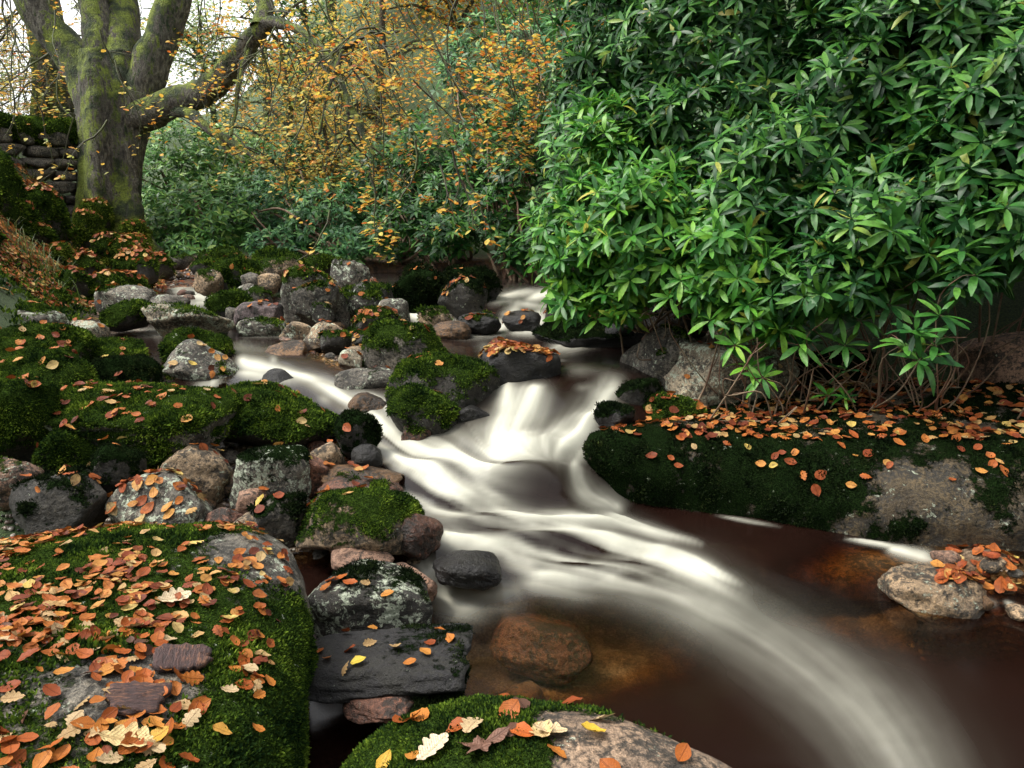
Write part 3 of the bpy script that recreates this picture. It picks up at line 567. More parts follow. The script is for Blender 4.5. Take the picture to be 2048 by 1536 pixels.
# x0, y0, x1, y1, depth (0: from the ground), blockiness, moss, lichen, tint, wet, cuts, tilt deg, name, label
R_ = [
 (630,1128,864,1262,2.62,3.6,.42,.85,'dark',.25,3,3,'boulder','blocky dark boulder speckled with pale lichen beside the big leaf-strewn boulder'),
 (594,1262,932,1378,2.24,5.0,.38,.12,'black',.2,5,-2,'flat_stone','flat black wet slab carrying a single yellow leaf'),
 (708,1352,932,1440,2.12,4.2,.6,.35,'dark',.35,3,-16,'stone','narrow tilted mossy stone with pale frothy lower edge below the black slab'),
 (690,1372,830,1424,2.08,3.0,.05,.3,'red',.5,4,-6,'stone','reddish wedge of stone wedged under the black slab'),
 (598,968,838,1108,2.98,2.5,.60,.35,'tan',.0,3,6,'boulder','rounded tan granite boulder capped with dark moss at the cascade edge'),
 (664,1078,786,1142,2.84,2.8,.05,.25,'pink',.05,6,0,'stone','small tan triangular stone below the tan granite boulder'),
 (768,1128,872,1200,2.80,2.4,.0,.15,'pink',.3,4,10,'stone','smooth pinkish stone beside the lichen-speckled blocky boulder'),
 (780,1022,882,1100,2.96,2.6,.0,.0,'red',.8,5,20,'stone','wet dark red stone at the right end of the tan granite boulder'),
 (500,984,602,1090,3.02,3.4,.55,.25,'grey',.1,6,8,'stone','angular grey stone with dark mossy flank left of the tan granite boulder'),
 (416,1008,502,1070,3.05,3.0,.0,.25,'red',.1,6,-6,'stone','reddish angular stone behind the crest of the leafy boulder'),
 (466,1022,528,1072,3.0,2.6,.0,.3,'tan',.0,5,5,'stone','small tan chip of stone next to the reddish angular stone'),
 (474,976,532,1020,3.15,2.8,.0,.1,'pink',.1,6,0,'stone','small pink stone leaning on the angular mossy stone'),
 (462,884,616,1016,3.32,2.5,.55,.85,'grey',.05,4,4,'boulder','dome-shaped boulder blotched with white lichen over dark moss'),
 (588,902,658,978,3.40,3.6,.0,.1,'red',.25,4,14,'stone','red-brown block of stone right of the lichen-blotched dome'),
 (622,880,686,936,3.55,2.4,.0,.2,'tan',.1,3,-12,'stone','smooth tan cobble behind the red-brown block'),
 (672,818,758,902,3.72,2.5,.85,.15,'dark',.2,4,14,'boulder','upright dark mossy boulder where the left cascade rushes past'),
 (704,884,764,932,3.55,2.3,.0,.2,'black',.7,3,4,'stone','small wet blue-black cobble at the foot of the left cascade'),
 (648,930,802,968,3.42,3.4,.0,.05,'brown',.75,3,2,'flat_stone','low wet brown slab lapped by the left cascade'),
 (646,952,800,992,3.3,3.2,.35,.1,'red',.6,4,3,'flat_stone','dark wet reddish slab behind the tan granite boulder'),
 (236,944,422,1075,3.12,3.2,.06,.75,'grey',.05,3,4,'boulder','flat-topped grey lichen-spotted boulder scattered with orange leaves'),
 (328,884,462,1002,3.42,2.6,.25,.55,'tan',.0,3,14,'boulder','oblong tan granite boulder with a mossy right end'),
 (122,768,462,908,3.72,3.0,.80,.50,'grey',.0,3,2,'boulder','long mossy boulder with a bare pale lichen patch on its belly'),
 (420,768,682,892,3.95,3.0,.88,.25,'dark',.1,4,7,'boulder','long dark mossy boulder lying end to end with the pale-bellied one'),
 (-70,740,112,930,3.45,2.5,.97,.05,'dark',.0,3,0,'boulder','huge round mossy boulder cut by the left edge of view'),
 (-10,694,184,830,3.95,2.5,.97,.05,'dark',.0,4,6,'boulder','lumpy mossy boulder just behind the huge round mossy one'),
 (-40,644,168,745,4.5,2.7,.80,.35,'grey',.0,4,8,'boulder','broad mossy boulder with leaves along its back, upstream of the lumpy mossy one'),
 (-60,672,90,760,4.15,2.6,.9,.1,'dark',.0,4,-6,'boulder','mossy hump between the lumpy boulder and the broad leafy-backed one'),
 (88,852,184,985,3.36,2.7,.8,.15,'dark',.05,5,-4,'stone','pointed dark mossy stone in front of the long pale-bellied boulder'),
 (172,878,282,1004,3.26,2.9,.75,.25,'dark',.05,5,8,'stone','dark mossy stone holding one red leaf on its left shoulder'),
 (24,936,208,1072,3.02,2.8,.5,.2,'dark',.15,6,-10,'boulder','wide dark boulder with a ridged top behind the leafy boulder'),
 (-30,912,80,1010,3.2,2.8,.5,.45,'pink',.05,5,0,'stone','pinkish half-mossy stone under the huge round mossy boulder'),
 (-30,604,136,672,5.1,2.8,.45,.80,'grey',.0,4,4,'boulder','low boulder with white lichen at one end and black moss at the other'),
 (126,636,212,700,5.2,2.5,.25,.90,'pale',.0,3,6,'stone','pale lichen-covered stone at the edge of the quiet side pool'),
 (148,678,298,738,4.75,2.7,.85,.4,'dark',.0,4,4,'boulder','flat mossy boulder with a lichen crest along the quiet side pool'),
 (172,708,308,785,4.4,2.7,.75,.15,'dark',.25,4,6,'boulder','dark boulder whose black wet face sits behind the long pale-bellied boulder'),
 (334,654,458,738,5.0,2.6,.80,.35,'dark',.05,4,12,'boulder','mossy rounded boulder riding on a slanting lichen slab'),
 (328,676,478,778,4.72,2.9,.35,.85,'grey',.1,4,30,'boulder','slanting lichen-crusted slab propping the mossy rounded boulder'),
 (286,604,458,664,5.6,3.2,.38,.90,'pale',.0,3,2,'boulder','long pale boulder with a mossy fringe along its top, across the quiet pool'),
 (208,600,302,652,5.75,2.6,.75,.3,'dark',.0,4,-16,'stone','wedge-shaped mossy stone touching the long pale fringed boulder'),
 (474,601,562,655,6.0,2.4,.0,.0,'purple',.0,4,-6,'boulder','bare purple-grey rounded boulder in mid stream'),
 (480,634,570,670,5.75,2.8,.45,.85,'grey',.0,3,4,'flat_stone','thin lichen slab in front of the bare purple-grey boulder'),
 (452,612,484,655,6.05,2.6,.15,.4,'grey',.0,4,-20,'stone','pointed greenish stone beside the bare purple-grey boulder'),
 (418,578,502,632,6.5,2.4,.85,.1,'dark',.0,3,10,'boulder','small rounded mossy dome behind the bare purple-grey boulder'),
 (496,571,540,605,6.7,2.5,.6,.6,'grey',.0,4,8,'stone','mossy lichen stone behind the small rounded dome'),
 (470,566,510,590,7.0,2.7,.15,.8,'grey',.0,4,0,'stone','flat pale stone tufted with dry grass behind the small dome'),
 (530,680,612,728,5.1,4.2,.1,.1,'brown',.4,2,-10,'stone','wet orange-brown block with a thin sheet of water running off it'),
 (606,640,690,712,5.5,3.0,.25,.75,'tan',.0,5,18,'boulder','tan boulder blotched with lichen left of the dark triangular one'),
 (724,640,892,738,5.0,2.6,.72,.5,'grey',.0,5,0,'boulder','dark triangular mossy boulder with a lichen shoulder, mid stream'),
 (780,703,998,852,4.28,2.6,.62,.45,'dark',.1,3,8,'boulder','big dark domed boulder with a yellowish lichen left end, mid stream'),
 (776,768,918,884,3.98,2.9,.75,.25,'dark',.2,5,16,'boulder','mossy ragged boulder leaning below the big dark domed one'),
 (676,730,802,790,4.62,2.7,.3,.65,'grey',.15,4,3,'boulder','low dark boulder mottled with lichen left of the big dark domed one'),
 (903,806,982,846,4.05,2.5,.0,.25,'black',.75,3,4,'stone','wet oval black stone at the foot of the big dark domed boulder'),
 (526,736,592,774,4.62,3.4,.25,.4,'black',.5,4,4,'stone','small black wet stone standing in the left cascade'),
 (700,784,778,834,4.28,2.6,.1,.1,'brown',.85,4,18,'stone','wet brown stone half covered by the left cascade'),
 (802,836,862,890,3.9,2.5,.55,.1,'red',.6,4,10,'stone','small wet mossy stone between the cascade and the ragged leaning boulder'),
 (574,528,698,668,6.3,3.6,.55,.72,'grey',.0,4,3,'boulder','tall block of rock with lichen face and leaves caught on a ledge'),
 (590,560,676,640,6.05,2.9,.45,.6,'grey',.0,4,-8,'boulder','lower lichen boulder with orange leaves, set against the tall block'),
 (664,514,738,574,7.2,2.5,.4,.80,'grey',.0,4,4,'boulder','rounded lichen boulder just behind the tall block'),
 (688,562,782,632,6.4,2.7,.45,.60,'dark',.1,5,-8,'boulder','dark lichen-flecked boulder between the tall block and the small chute'),
 (758,594,818,646,6.15,2.5,.35,.85,'grey',.0,3,10,'stone','round lichen-spotted stone left of the small chute'),
 (704,614,794,668,5.8,2.6,.5,.35,'dark',.1,4,2,'stone','low dark stone topped by a patch of red leaves'),
 (786,526,888,625,7.0,2.6,.80,.10,'dark',.1,4,6,'boulder','tall mossy dome right of the small chute'),
 (876,548,972,626,6.6,2.7,.55,.45,'dark',.1,5,14,'boulder','slanting dark boulder with a line of red leaves down its edge'),
 (886,530,998,612,7.4,2.8,.70,.20,'dark',.1,4,4,'boulder','broad mossy boulder behind the one with the line of red leaves'),
 (838,612,908,656,5.95,2.6,.40,.30,'tan',.1,4,8,'stone','brownish stone with a mossy top above the bright small fall'),
 (918,624,1000,660,5.95,2.6,.25,.05,'black',.8,3,0,'boulder','wet black boulder parting the small fall'),
 (1006,620,1080,652,6.05,2.4,.0,.05,'black',.9,3,2,'boulder','round wet boulder with water curtains sliding over it'),
 (1092,606,1152,655,6.2,3.0,.1,.0,'dark',.6,4,0,'boulder','dark wet boulder sprinkled with orange leaves, under the overhanging leaves'),
 (1075,644,1270,698,5.62,2.9,.5,.1,'black',.5,4,2,'boulder','long low black boulder across the stream under the overhanging leaves'),
 (950,682,1116,806,4.45,4.0,.18,.0,'black',.5,2,5,'boulder','flat-topped boulder in mid stream carpeted with orange leaves'),
 (1206,640,1292,690,5.5,2.5,.1,.0,'black',.8,3,6,'stone','black wet stone under the low leaf spray on the right'),
 (1242,642,1404,815,4.75,2.9,.45,.60,'grey',.0,5,4,'boulder','tall brownish lichen boulder on the right edge of the stream'),
 (1328,676,1570,830,4.62,2.9,.22,.90,'pale',.0,5,8,'boulder','large pale lichen-whitened boulder under the rhododendron'),
 (1345,760,1418,850,4.42,3.0,.1,.95,'pale',.0,5,-20,'stone','small bright white-crusted stone at the top of the leafy ledge'),
 (1186,804,1268,856,4.1,2.5,.55,.10,'black',.5,3,0,'stone','small dark mossy dome beside the right-hand chute'),
 (1226,752,1330,840,4.4,2.6,.55,.2,'dark',.2,4,6,'boulder','dark mossy boulder under the tall brownish lichen boulder'),
 (1280,786,1402,868,4.3,2.7,.75,.1,'dark',.05,4,4,'boulder','mossy hump with red leaves in its hollow, next to the white-crusted stone'),
 (1264,568,1420,668,5.9,3.6,.45,.2,'dark',.1,4,2,'boulder','dark blocky rock hidden in shade behind hanging red twigs'),
 (1555,690,1860,850,4.95,3.0,.75,.1,'black',.0,5,-3,'boulder','dark shaded rock at the back of the leafy ledge'),  # black tint puts the shade under the bush into the colour
 (1925,650,2150,830,4.6,3.2,.0,.25,'pink',.0,4,-10,'boulder','bare pinkish rock dappled with leaf shadows at the right edge'),
 (510,494,612,566,7.9,2.5,.80,.25,'dark',.0,3,4,'boulder','large mossy dome at the upstream bend'),
 (512,512,596,560,7.5,2.6,.55,.55,'tan',.0,3,0,'boulder','mossy boulder with a bare tan face in front of the upstream dome'),
 (430,510,514,572,7.3,2.6,.72,.30,'dark',.0,4,6,'boulder','mossy boulder dotted with yellow leaves left of the upstream dome'),
 (514,545,560,578,7.1,2.3,.1,.3,'tan',.0,3,0,'stone','smooth tan cobble at the foot of the upstream dome'),
 (482,544,520,572,7.1,2.5,.2,.6,'grey',.0,4,6,'stone','grey lichen cobble next to the smooth tan cobble'),
 (388,536,444,578,7.0,2.5,.45,.4,'tan',.0,5,4,'stone','pointed stone with a pale wet foot above the left riffle'),
 (112,535,184,612,6.9,3.0,.75,.45,'dark',.0,3,0,'boulder','barrel-shaped mossy boulder with a pale lichen cap on the left shore'),
 (178,544,288,606,7.2,3.0,.75,.1,'dark',.0,3,4,'boulder','broad mossy boulder with leaves on top beside the barrel-shaped one'),
 (196,568,312,628,6.4,2.6,.35,.80,'grey',.0,4,10,'boulder','long lichen-flecked boulder below the broad leaf-topped one'),
 (70,580,140,622,6.3,2.6,.7,.1,'dark',.0,4,-14,'stone','dark mossy wedge at the foot of the barrel-shaped boulder'),
 (300,588,376,622,6.3,2.6,.3,.6,'grey',.05,4,6,'stone','low mottled stone with a few leaves at the left riffle'),
 (236,498,312,562,8.2,2.6,.85,.05,'dark',.0,3,8,'boulder','bright mossy boulder below the beech roots'),
 (276,512,312,556,7.9,2.5,.5,.05,'dark',.0,3,0,'boulder','black smooth boulder tucked against the bright mossy one'),
 (184,468,240,508,9.2,2.5,.85,.1,'grey',.0,4,-4,'boulder','mossy boulder with a grey face under the beech'),
 (145,508,200,552,7.8,2.6,.8,.05,'dark',.0,4,8,'boulder','mossy leaf-sprinkled lump above the barrel-shaped boulder'),
 (296,508,346,546,8.8,2.5,.6,.05,'dark',.0,3,4,'boulder','dark boulder by the foot of the rhododendron thicket'),
 (340,508,384,532,9.2,2.6,.4,.2,'grey',.0,4,0,'stone','low grey stone left of the far shingle'),
 (384,516,434,540,8.6,2.8,.55,.1,'dark',.0,4,0,'flat_stone','thin dark slab lying on the far shingle'),
 (398,502,436,522,9.6,2.6,.55,.3,'dark',.0,4,4,'stone','small round mossy stone at the back of the far shingle'),
 (430,494,482,522,9.6,2.5,.75,.05,'dark',.0,3,-6,'boulder','mossy boulder in front of the thicket left of the bend'),
 (604,510,674,548,8.4,2.6,.6,.15,'dark',.0,4,0,'boulder','flat mossy boulder with a leaf or two right of the upstream dome'),
 (556,640,640,690,5.7,2.7,.2,.75,'tan',.05,5,22,'stone','slanting pale stone running down from the tall block'),
 (625,604,668,648,5.8,2.7,.5,.55,'dark',.0,4,-10,'stone','mossy stone with a white lichen cap under the tall block'),
 (690,690,772,735,5.05,2.5,.1,.35,'tan',.15,4,12,'stone','rounded tan stone at the foot of the dark triangular boulder'),
 (676,698,724,730,4.9,2.6,.0,.7,'pale',.0,6,0,'stone','small pale angular stone by the leafy shingle'),
 (640,660,700,700,5.3,2.8,.4,.3,'dark',.1,4,6,'stone','small mossy stone between the tan blotched boulder and the dark triangular one'),
 (866,640,940,672,5.75,2.6,.2,.2,'brown',.5,4,0,'stone','low brown stone just below the bright small fall'),
 (556,722,640,752,4.95,2.8,.2,.2,'dark',.7,4,0,'stone','dark stone below the wet orange-brown block'),
 (310,730,376,782,4.65,2.6,.4,.1,'brown',.6,4,0,'stone','brown stone topped by a wet orange leaf in the small left falls'),
 (570,596,640,628,6.25,2.6,.2,.4,'grey',.3,4,6,'stone','low grey stone in the riffle left of the tall block'),
 (690,664,780,690,5.5,2.7,.3,.3,'dark',.2,5,0,'stone','low stone strewn with leaves behind the dark triangular boulder'),
 (1860,1020,2160,1110,3.5,3,.0,.5,'tan',.0,3,0,'boulder','lichen-whitened knob at the right end of the leafy ledge'),
 (868,1096,1000,1168,2.90,2.6,.0,.05,'black',.85,4,8,'boulder','black wet boulder with a thin fan of water over its right side'),
 (1778,1128,1966,1236,2.88,5.0,.12,.5,'tan',.45,3,-4,'boulder','squarish greenish-grey boulder standing in the shallows at right'),
 (985,1190,1175,1300,2.80,3.6,.0,.1,'red',.55,4,12,'boulder','sunken red-brown boulder just under the water below the cascade'),
 (900,1285,1090,1420,2.42,3.0,.0,.0,'brown',.3,4,4,'boulder','dim sunken boulder beside the black slab'),
]
Z_SUNK = {'sunken red-brown boulder just under the water below the cascade': -.035, 'dim sunken boulder beside the black slab': -.07}
BY_LABEL = {}
for i, (x0, y0, x1, y1, t, blk, moss, lich, tint, wet, cuts, tilt, name, label) in enumerate(R_):
    if not t: t = depth_at(y1)
    if t > 4.2 and moss > .05: moss = min(.9, moss + (.14 if lich < .36 else .03)); lich *= .85
    _ex, _ey = (x1 - x0) * .035, (y1 - y0) * .05; x0 -= _ex; x1 += _ex; y0 += _ey * .3; y1 += _ey * .6
    w = (x1 - x0) / F * t; dd = w * (.75 if w > .3 else .9); dd = min(dd, .75)
    g = np.random.default_rng(300 + i)
    top = D(0, y0, t + dd * .05)[2]; bot = D(0, y1, t - dd * .35)[2]
    h = (top - bot); bury = .22 * h + .03; c = D((x0 + x1) / 2, (y0 + y1) / 2, t)
    zc = (top + bot - bury) / 2; H = h + bury
    if label in Z_SUNK: top = Z_SUNK[label]; H = .22; zc = top - H / 2
    sub = 5 if (w / t > .05) else 4
    v, T = rock_shape(w, dd, H, 300 + i, blk + .2, cuts + 3, .16, g.uniform(-.25, .25), math.radians(tilt), math.radians(g.uniform(-6, 6)), sub)
    BY_LABEL[label] = finish_rock(name, label, v, T, (c[0], c[1], zc), moss, lich, tint, wet, t, 300 + i)

# the big leaf-strewn boulder in front
v, T = rock_shape(1.70, 1.72, .80, 900, 3.7, 2, .07, math.radians(12), math.radians(1.5), math.radians(2), 6)
BIG = finish_rock("boulder", "huge flat mossy boulder strewn with hundreds of orange leaves, nearest the viewer", v, T, (-1.31, 1.50, .185), .64, .45, 'grey', .0, 1.6, 900, mossdir=.30, tuftsize=.0085, mofn=lambda W, mo: mo + .75 * sm(-.70, -.50, W[:, 0]) * sm(-.15, .1, W[:, 2]) - .5 * np.exp(-((W[:, 0] + .78) / .16) ** 2 - ((W[:, 1] - 1.98) / .12) ** 2) - .4 * np.exp(-((W[:, 0] + .80) / .14) ** 2 - ((W[:, 1] - 1.32) / .14) ** 2))
v, T = rock_shape(1.10, .86, .70, 915, 2.5, 1, .06, math.radians(-10), 0, 0, 6)
FRONT = finish_rock("boulder", "low domed boulder at the bottom edge, half bright moss and half bare speckled rock", v, T, (.06, 1.22, .088), .62, .35, 'front', .0, 1.5, 915, mossdir=.25, tuftsize=.008, mofn=lambda W, mo: mo + .55 * (1 - sm(-.02, .14, W[:, 0] + .05 * vn(W * 14, 9))) - 1.1 * sm(.0, .14, W[:, 0] + .05 * vn(W * 14, 9)) * (1 - sm(1.36, 1.44, W[:, 1] + .25 * W[:, 0])))

# the long leafy ledge on the right bank, swept from cross sections
def ledge():
    st = [  # px, waterline py, bulge py, lip py, back py, water height
        (1165,905,890,884,868,.26),(1180,935,900,872,850,.23),(1230,975,920,866,835,.14),(1300,1003,935,864,815,.06),(1400,1026,950,866,800,.02),(1500,1044,968,878,790,0),(1600,1062,985,890,785,0),
        (1700,1080,1000,902,782,0),(1800,1094,1015,912,780,0),(1920,1106,1030,920,780,0),(2048,1114,1040,925,780,0),(2250,1122,1050,930,780,0),(2450,1130,1060,940,780,0)]
    rows = []
    for (px, pw, pb, pl, pk, wz) in st:
        a = P(px, pw, wz); tw = (CAMZ - wz) / S(pw); zb = a[2]
        b = D(px, pb, tw - .03); l = D(px, pl, tw + .12); m = D(px, (pl * .5 + pk * .5), tw + .45); k = D(px, pk, tw + .95)
        und = a + np.array([0, .02, -.30]); back = k + np.array([0, .35, -.1]); bb = back + np.array([0, .1, -.6])
        rows.append(catmull(np.array([und, a, b, l, m, k, back, bb]), 9))
    R = np.array(rows); R = np.stack([catmull(R[:, j], 12) for j in range(R.shape[1])], 1)
    r, c = R.shape[:2]; V = R.reshape(-1, 3)
    quads = grid_quads(r, c)[:, ::-1]; T = np.vstack([quads[:, [0, 1, 2]], quads[:, [0, 2, 3]]])
    N = vnormals(V, T); V = V + N * (.030 * fbm(V * 3.2, 4, 41) + .012 * fbm(V * 11, 4, 43))[:, None]
    ctr = V.mean(0); return V - ctr, T, ctr
v, T, c = ledge()
def ledge_moss(W, mo):
    px, py, t = proj(W); return mo + .35 * (1 - sm(1300, 1900, px)) + .8 * fbm(W * 4.5, 5, 66, .6) - .38 * np.exp(-((px - 1860) / 130) ** 2 - ((py - 965) / 55) ** 2) - .35 * np.exp(-((px - 1990) / 110) ** 2 - ((py - 1045) / 45) ** 2) - .3 * sm(1060, 1100, py)
LEDGE = finish_rock("rock_ledge", "long dark mossy rock ledge under the rhododendron, its flat top littered with orange leaves", v, T, c, .76, .42, 'earth', .35, 3.3, 950, mossdir=.12, tuftsize=.010, dark=True, mofn=ledge_moss)  # dark moss here carries shade from the overhanging bush in its colour
# sunken brown shelf in the shallows
v, T = rock_shape(.95, .62, .16, 960, 3.2, 2, .06, math.radians(-10), 0, 0, 5)
finish_rock("flat_stone", "broad sunken brown slab showing through shallow water below the leafy ledge", v, T, P(1680, 1125, -.10), .0, .1, 'brown', .3, 3.2, 960, tuft=False)
# little stones between the boulders, alike: one group
SPOTS = [(700,940),(560,1075),(300,1078),(455,1052),(640,1120),(690,905),(600,885),(540,880),(640,870),(460,920),(640,985),(830,1130),(1040,1480),(380,590),(540,655),(620,715),(660,715),(700,715),(520,668),(650,600),(740,655),(790,660),(330,610),(330,545),(360,555),(455,585),(540,612),(600,605),(500,640),(640,730),(750,600),(820,660),(560,560),(620,560),(40,1050),(215,1010),(700,1070),(620,1105),(860,665),(300,640),(560,668),(1890,1120),(1930,1140),(1985,1135),(2030,1150),(2010,1180),(1960,1210),(2035,1230),(1900,1150)]
_r2 = np.random.default_rng(77)
for (px, py, rx, ry, n) in [(560,650,220,55,46),(380,560,160,30,20),(620,900,120,60,16),(430,990,160,60,16),(280,640,160,30,14),(720,620,90,40,12)]:
    SPOTS += [(px + _r2.uniform(-rx, rx), py + _r2.uniform(-ry, ry)) for _ in range(n)]
protos = []
for k in range(6):
    v, T = rock_shape(1, .85, .62, 700 + k, 2.5, 5, .12, 0, 0, 0, 3); protos.append((v, T))
for k, (px, py) in enumerate(SPOTS):
    t = depth_at(py); p = D(px, py, t); s = RNG.uniform(.035, .075) * t ** .6 * .8; v, T = protos[k % 6]
    rz = RNG.uniform(0, 6.28); R = np.array([[math.cos(rz), -math.sin(rz), 0], [math.sin(rz), math.cos(rz), 0], [0, 0, 1]])
    side = 'at the right-hand shingle' if px > 1800 else ('among the boulders upstream' if py < 760 else 'among the near boulders')
    finish_rock("cobble", "small loose river cobble " + side, (v * s) @ R.T, T, p + np.array([0, 0, s * .12]), 0, .25, random.choice(['grey', 'tan', 'pink', 'red', 'brown']), .3, t, 700 + k, tuft=False, group="small loose cobbles " + side)
# gravel
cand = []
for (px, py, rx, ry, n) in [(560,1070,110,40,260),(640,1110,60,25,160),(120,1060,130,40,200),(650,900,60,40,160),(480,960,60,60,100),(1960,1165,130,50,420),(2020,1140,80,30,160),(660,715,90,18,160),(450,548,120,14,220),(640,600,60,20,80),(250,610,100,20,160),(700,1410,70,30,120),(640,650,100,30,100),(560,890,120,20,100),(760,690,60,20,60),(420,700,300,60,300),(520,640,260,50,420),(650,900,110,90,260),(420,960,240,70,420),(300,600,260,40,300),(760,650,80,60,160),(560,545,220,25,320)]:
    for _ in range(n):
        a, rr = RNG.uniform(0, 6.28), math.sqrt(RNG.random()); qx, qy = px + rx * rr * math.cos(a), py + ry * rr * math.sin(a); p = D(qx, qy, depth_at(qy)); p[2] = ground_z(p[0], p[1]) + .004; cand.append(p)
cand = np.array(cand); n = len(cand); v0, T0 = rock_shape(1, .8, .6, 733, 2.4, 4, .12, 0, 0, 0, 2)
s = RNG.uniform(.010, .034, n) * np.clip(cand[:, 1] / 3, .8, 2); M = rot_frames(rand_dirs(n), np.array([0, 0, 1]) + rand_dirs(n) * .4) * s[:, None, None]
V, Tt = replicate(v0, T0, M, cand); gravel = link("gravel", mesh_np("gravel", V, tris=Tt), M_PEBBLE); gravel['kind'] = 'stuff'
gravel['label'] = "gravel and small pebbles lying between the boulders"; gravel['category'] = 'gravel'

# moss hummocks on the left bank
for i, (x0, y0, x1, y1, t, label) in enumerate([
    (-30,300,30,470,7.6,'tall mossy rock at the left edge in front of the stone wall'),(30,370,120,480,8.6,'dark mossy hummock with a hollow, below the stone wall'),(-20,395,62,480,8.0,'mossy hummock with red leaves at its foot, at the left edge'),
    (146,420,196,478,10.0,'bright yellow-green moss cushion at the foot of the beech'),(160,398,214,445,10.5,'moss-covered root swelling on the left side of the beech trunk'),(-10,484,20,510,7.2,'small bright moss cushion at the left edge of the bank'),
    (60,470,120,500,8.6,'low mossy mound among leaves halfway down the bank'),(205,470,300,520,9.3,'long mossy bank edge under the beech roots'),(0,545,75,600,6.6,'dark leafy hummock on the left shore'),(240,440,292,480,10.6,'mossy root spreading right from the beech trunk')]):
    _ex, _ey = (x1 - x0) * .035, (y1 - y0) * .05; x0 -= _ex; x1 += _ex; y0 += _ey * .3; y1 += _ey * .6
    w = (x1 - x0) / F * t; top, bot = D(0, y0, t)[2], D(0, y1, t - .2)[2]; c = D((x0 + x1) / 2, y0, t); H = (top - bot) + .25
    v, T = rock_shape(w, w * .9, H, 820 + i, 2.4, 2, .16, 0, 0, 0, 5)
    finish_rock("moss_mound", label, v, T, (c[0], c[1], top - H / 2), .95, .0, 'dark', 0, t, 820 + i, cat='moss mound', tuftsize=.026, tmat=M_TUFTPALE if 'bright' in label or 'root' in label else None)

# fine moss on the soil of the left bank
def bank_moss():
    n = 46000; x = RNG.uniform(-9, -1.9, n); y = RNG.uniform(1.0, 11.5, n); r = -x - .55 * y; m = (r > .25) & ((y > 4.6) | (r > 1.0)) & (fbm(np.stack([x * 1.4, y * 1.4, x * 0], -1), 3, 77) + .25 * RNG.random(n) > .12); x, y = x[m], y[m]; n = len(x)
    p = np.stack([x, y, ground_z(x, y)], -1); k = 4; s = .035 * RNG.uniform(.6, 1.4, (n, k)); rd = RNG.normal(size=(n, k, 3)); d = rd * .6 + np.array([0, -.15, .8]); d /= np.linalg.norm(d, axis=2)[..., None]
    sd = np.cross(d, RNG.normal(size=(n, k, 3))); sd /= np.linalg.norm(sd, axis=2)[..., None]; b0 = p[:, None] + rd * .012; tip = b0 + d * s[..., None]; mid = b0 + d * s[..., None] * .5; wv = sd * s[..., None] * .25
    V = np.stack([b0, mid - wv, tip, mid + wv], 2).reshape(-1, 3); o = link("bank_moss", mesh_np("bank_moss", V, quads=np.arange(len(V)).reshape(-1, 4), smooth=False), M_TUFT); o['kind'] = 'stuff'; o['label'] = "moss carpeting the soil of the left bank"; o['category'] = 'moss'
bank_moss()
for i in range(64):                           # small moss lumps all over the bank
    y = RNG.uniform(6.2, 11) if i < 34 else RNG.uniform(1.8, 6.2); x = -.55 * y - RNG.uniform(.35, 2.6) if i < 34 else -.86 * y - RNG.uniform(.3, 2.2); z = float(ground_z(x, y))
    if i < 34 and proj(np.array([x, y, z + .2]))[1] < 415: continue
    w = RNG.uniform(.16, .5)
    v, T = rock_shape(w, w * RNG.uniform(.7, 1.1), w * RNG.uniform(.5, .8), 1200 + i, 2.4, 3, .2, 0, 0, 0, 4); finish_rock("moss_mound", "small mossy lump on the leaf-littered left bank", v, T, (x, y, z + w * .1), .95, 0, 'dark', 0, y, 1200 + i, cat='moss mound', group="small mossy lumps on the left bank", tuftsize=.026, tmat=M_TUFTPALE if i % 3 == 0 else None)

# ------------------------------------------------------------------ rhododendrons
def rhodo_leaf(segs=4, width=.135, droop=.35, fold=.10):
    s = np.linspace(0, 1, segs + 1); w = width * np.sin(np.pi * np.clip(s * .90 + .05, 0, 1) ** 1.12) ** .62; w[0] = .014; w[-1] = .02
    z = .12 * s - droop * s * s; V = []
    for i in range(segs + 1): V += [(s[i], w[i], z[i] + fold * w[i] * 2), (s[i], 0, z[i]), (s[i], -w[i], z[i] + fold * w[i] * 2)]
    Q = []
    for i in range(segs):
        a = i * 3; Q += [(a, a + 3, a + 4, a + 1), (a + 1, a + 4, a + 5, a + 2)]
    return np.array(V), np.array(Q)
def whorl(g, n, segs, scale_j=.25, width=.135):
    Vs, Qs, k = [], [], 0
    for i in range(n):
        V, Q = rhodo_leaf(segs, width * g.uniform(.85, 1.15), g.uniform(.1, .6), g.uniform(.03, .16))
        az = i * 2.399 + g.uniform(-.25, .25); el = g.uniform(-.35, .55) if i > 2 else g.uniform(.4, 1.0); L = g.uniform(1 - scale_j, 1.1) * (1 - .15 * (el > .8))
        roll = g.uniform(-.4, .4); cr, sr = math.cos(roll), math.sin(roll)
        V = V @ np.array([[1, 0, 0], [0, cr, sr], [0, -sr, cr]]) * L; V[:, 0] += .06
        ce, se = math.cos(el), math.sin(el); V = V @ np.array([[ce, 0, se], [0, 1, 0], [-se, 0, ce]])
        ca, sa = math.cos(az), math.sin(az); V = V @ np.array([[ca, sa, 0], [-sa, ca, 0], [0, 0, 1]]); V[:, 2] -= .05 * i / n
        Vs.append(V); Qs.append(Q + k); k += len(V)
    return np.vstack(Vs), np.vstack(Qs)
_g = np.random.default_rng(21)
WH_NEAR = [whorl(_g, int(_g.integers(8, 13)), 4, width=.125) for _ in range(7)]
WH_FAR = [whorl(_g, 6, 2, width=.17) for _ in range(5)]
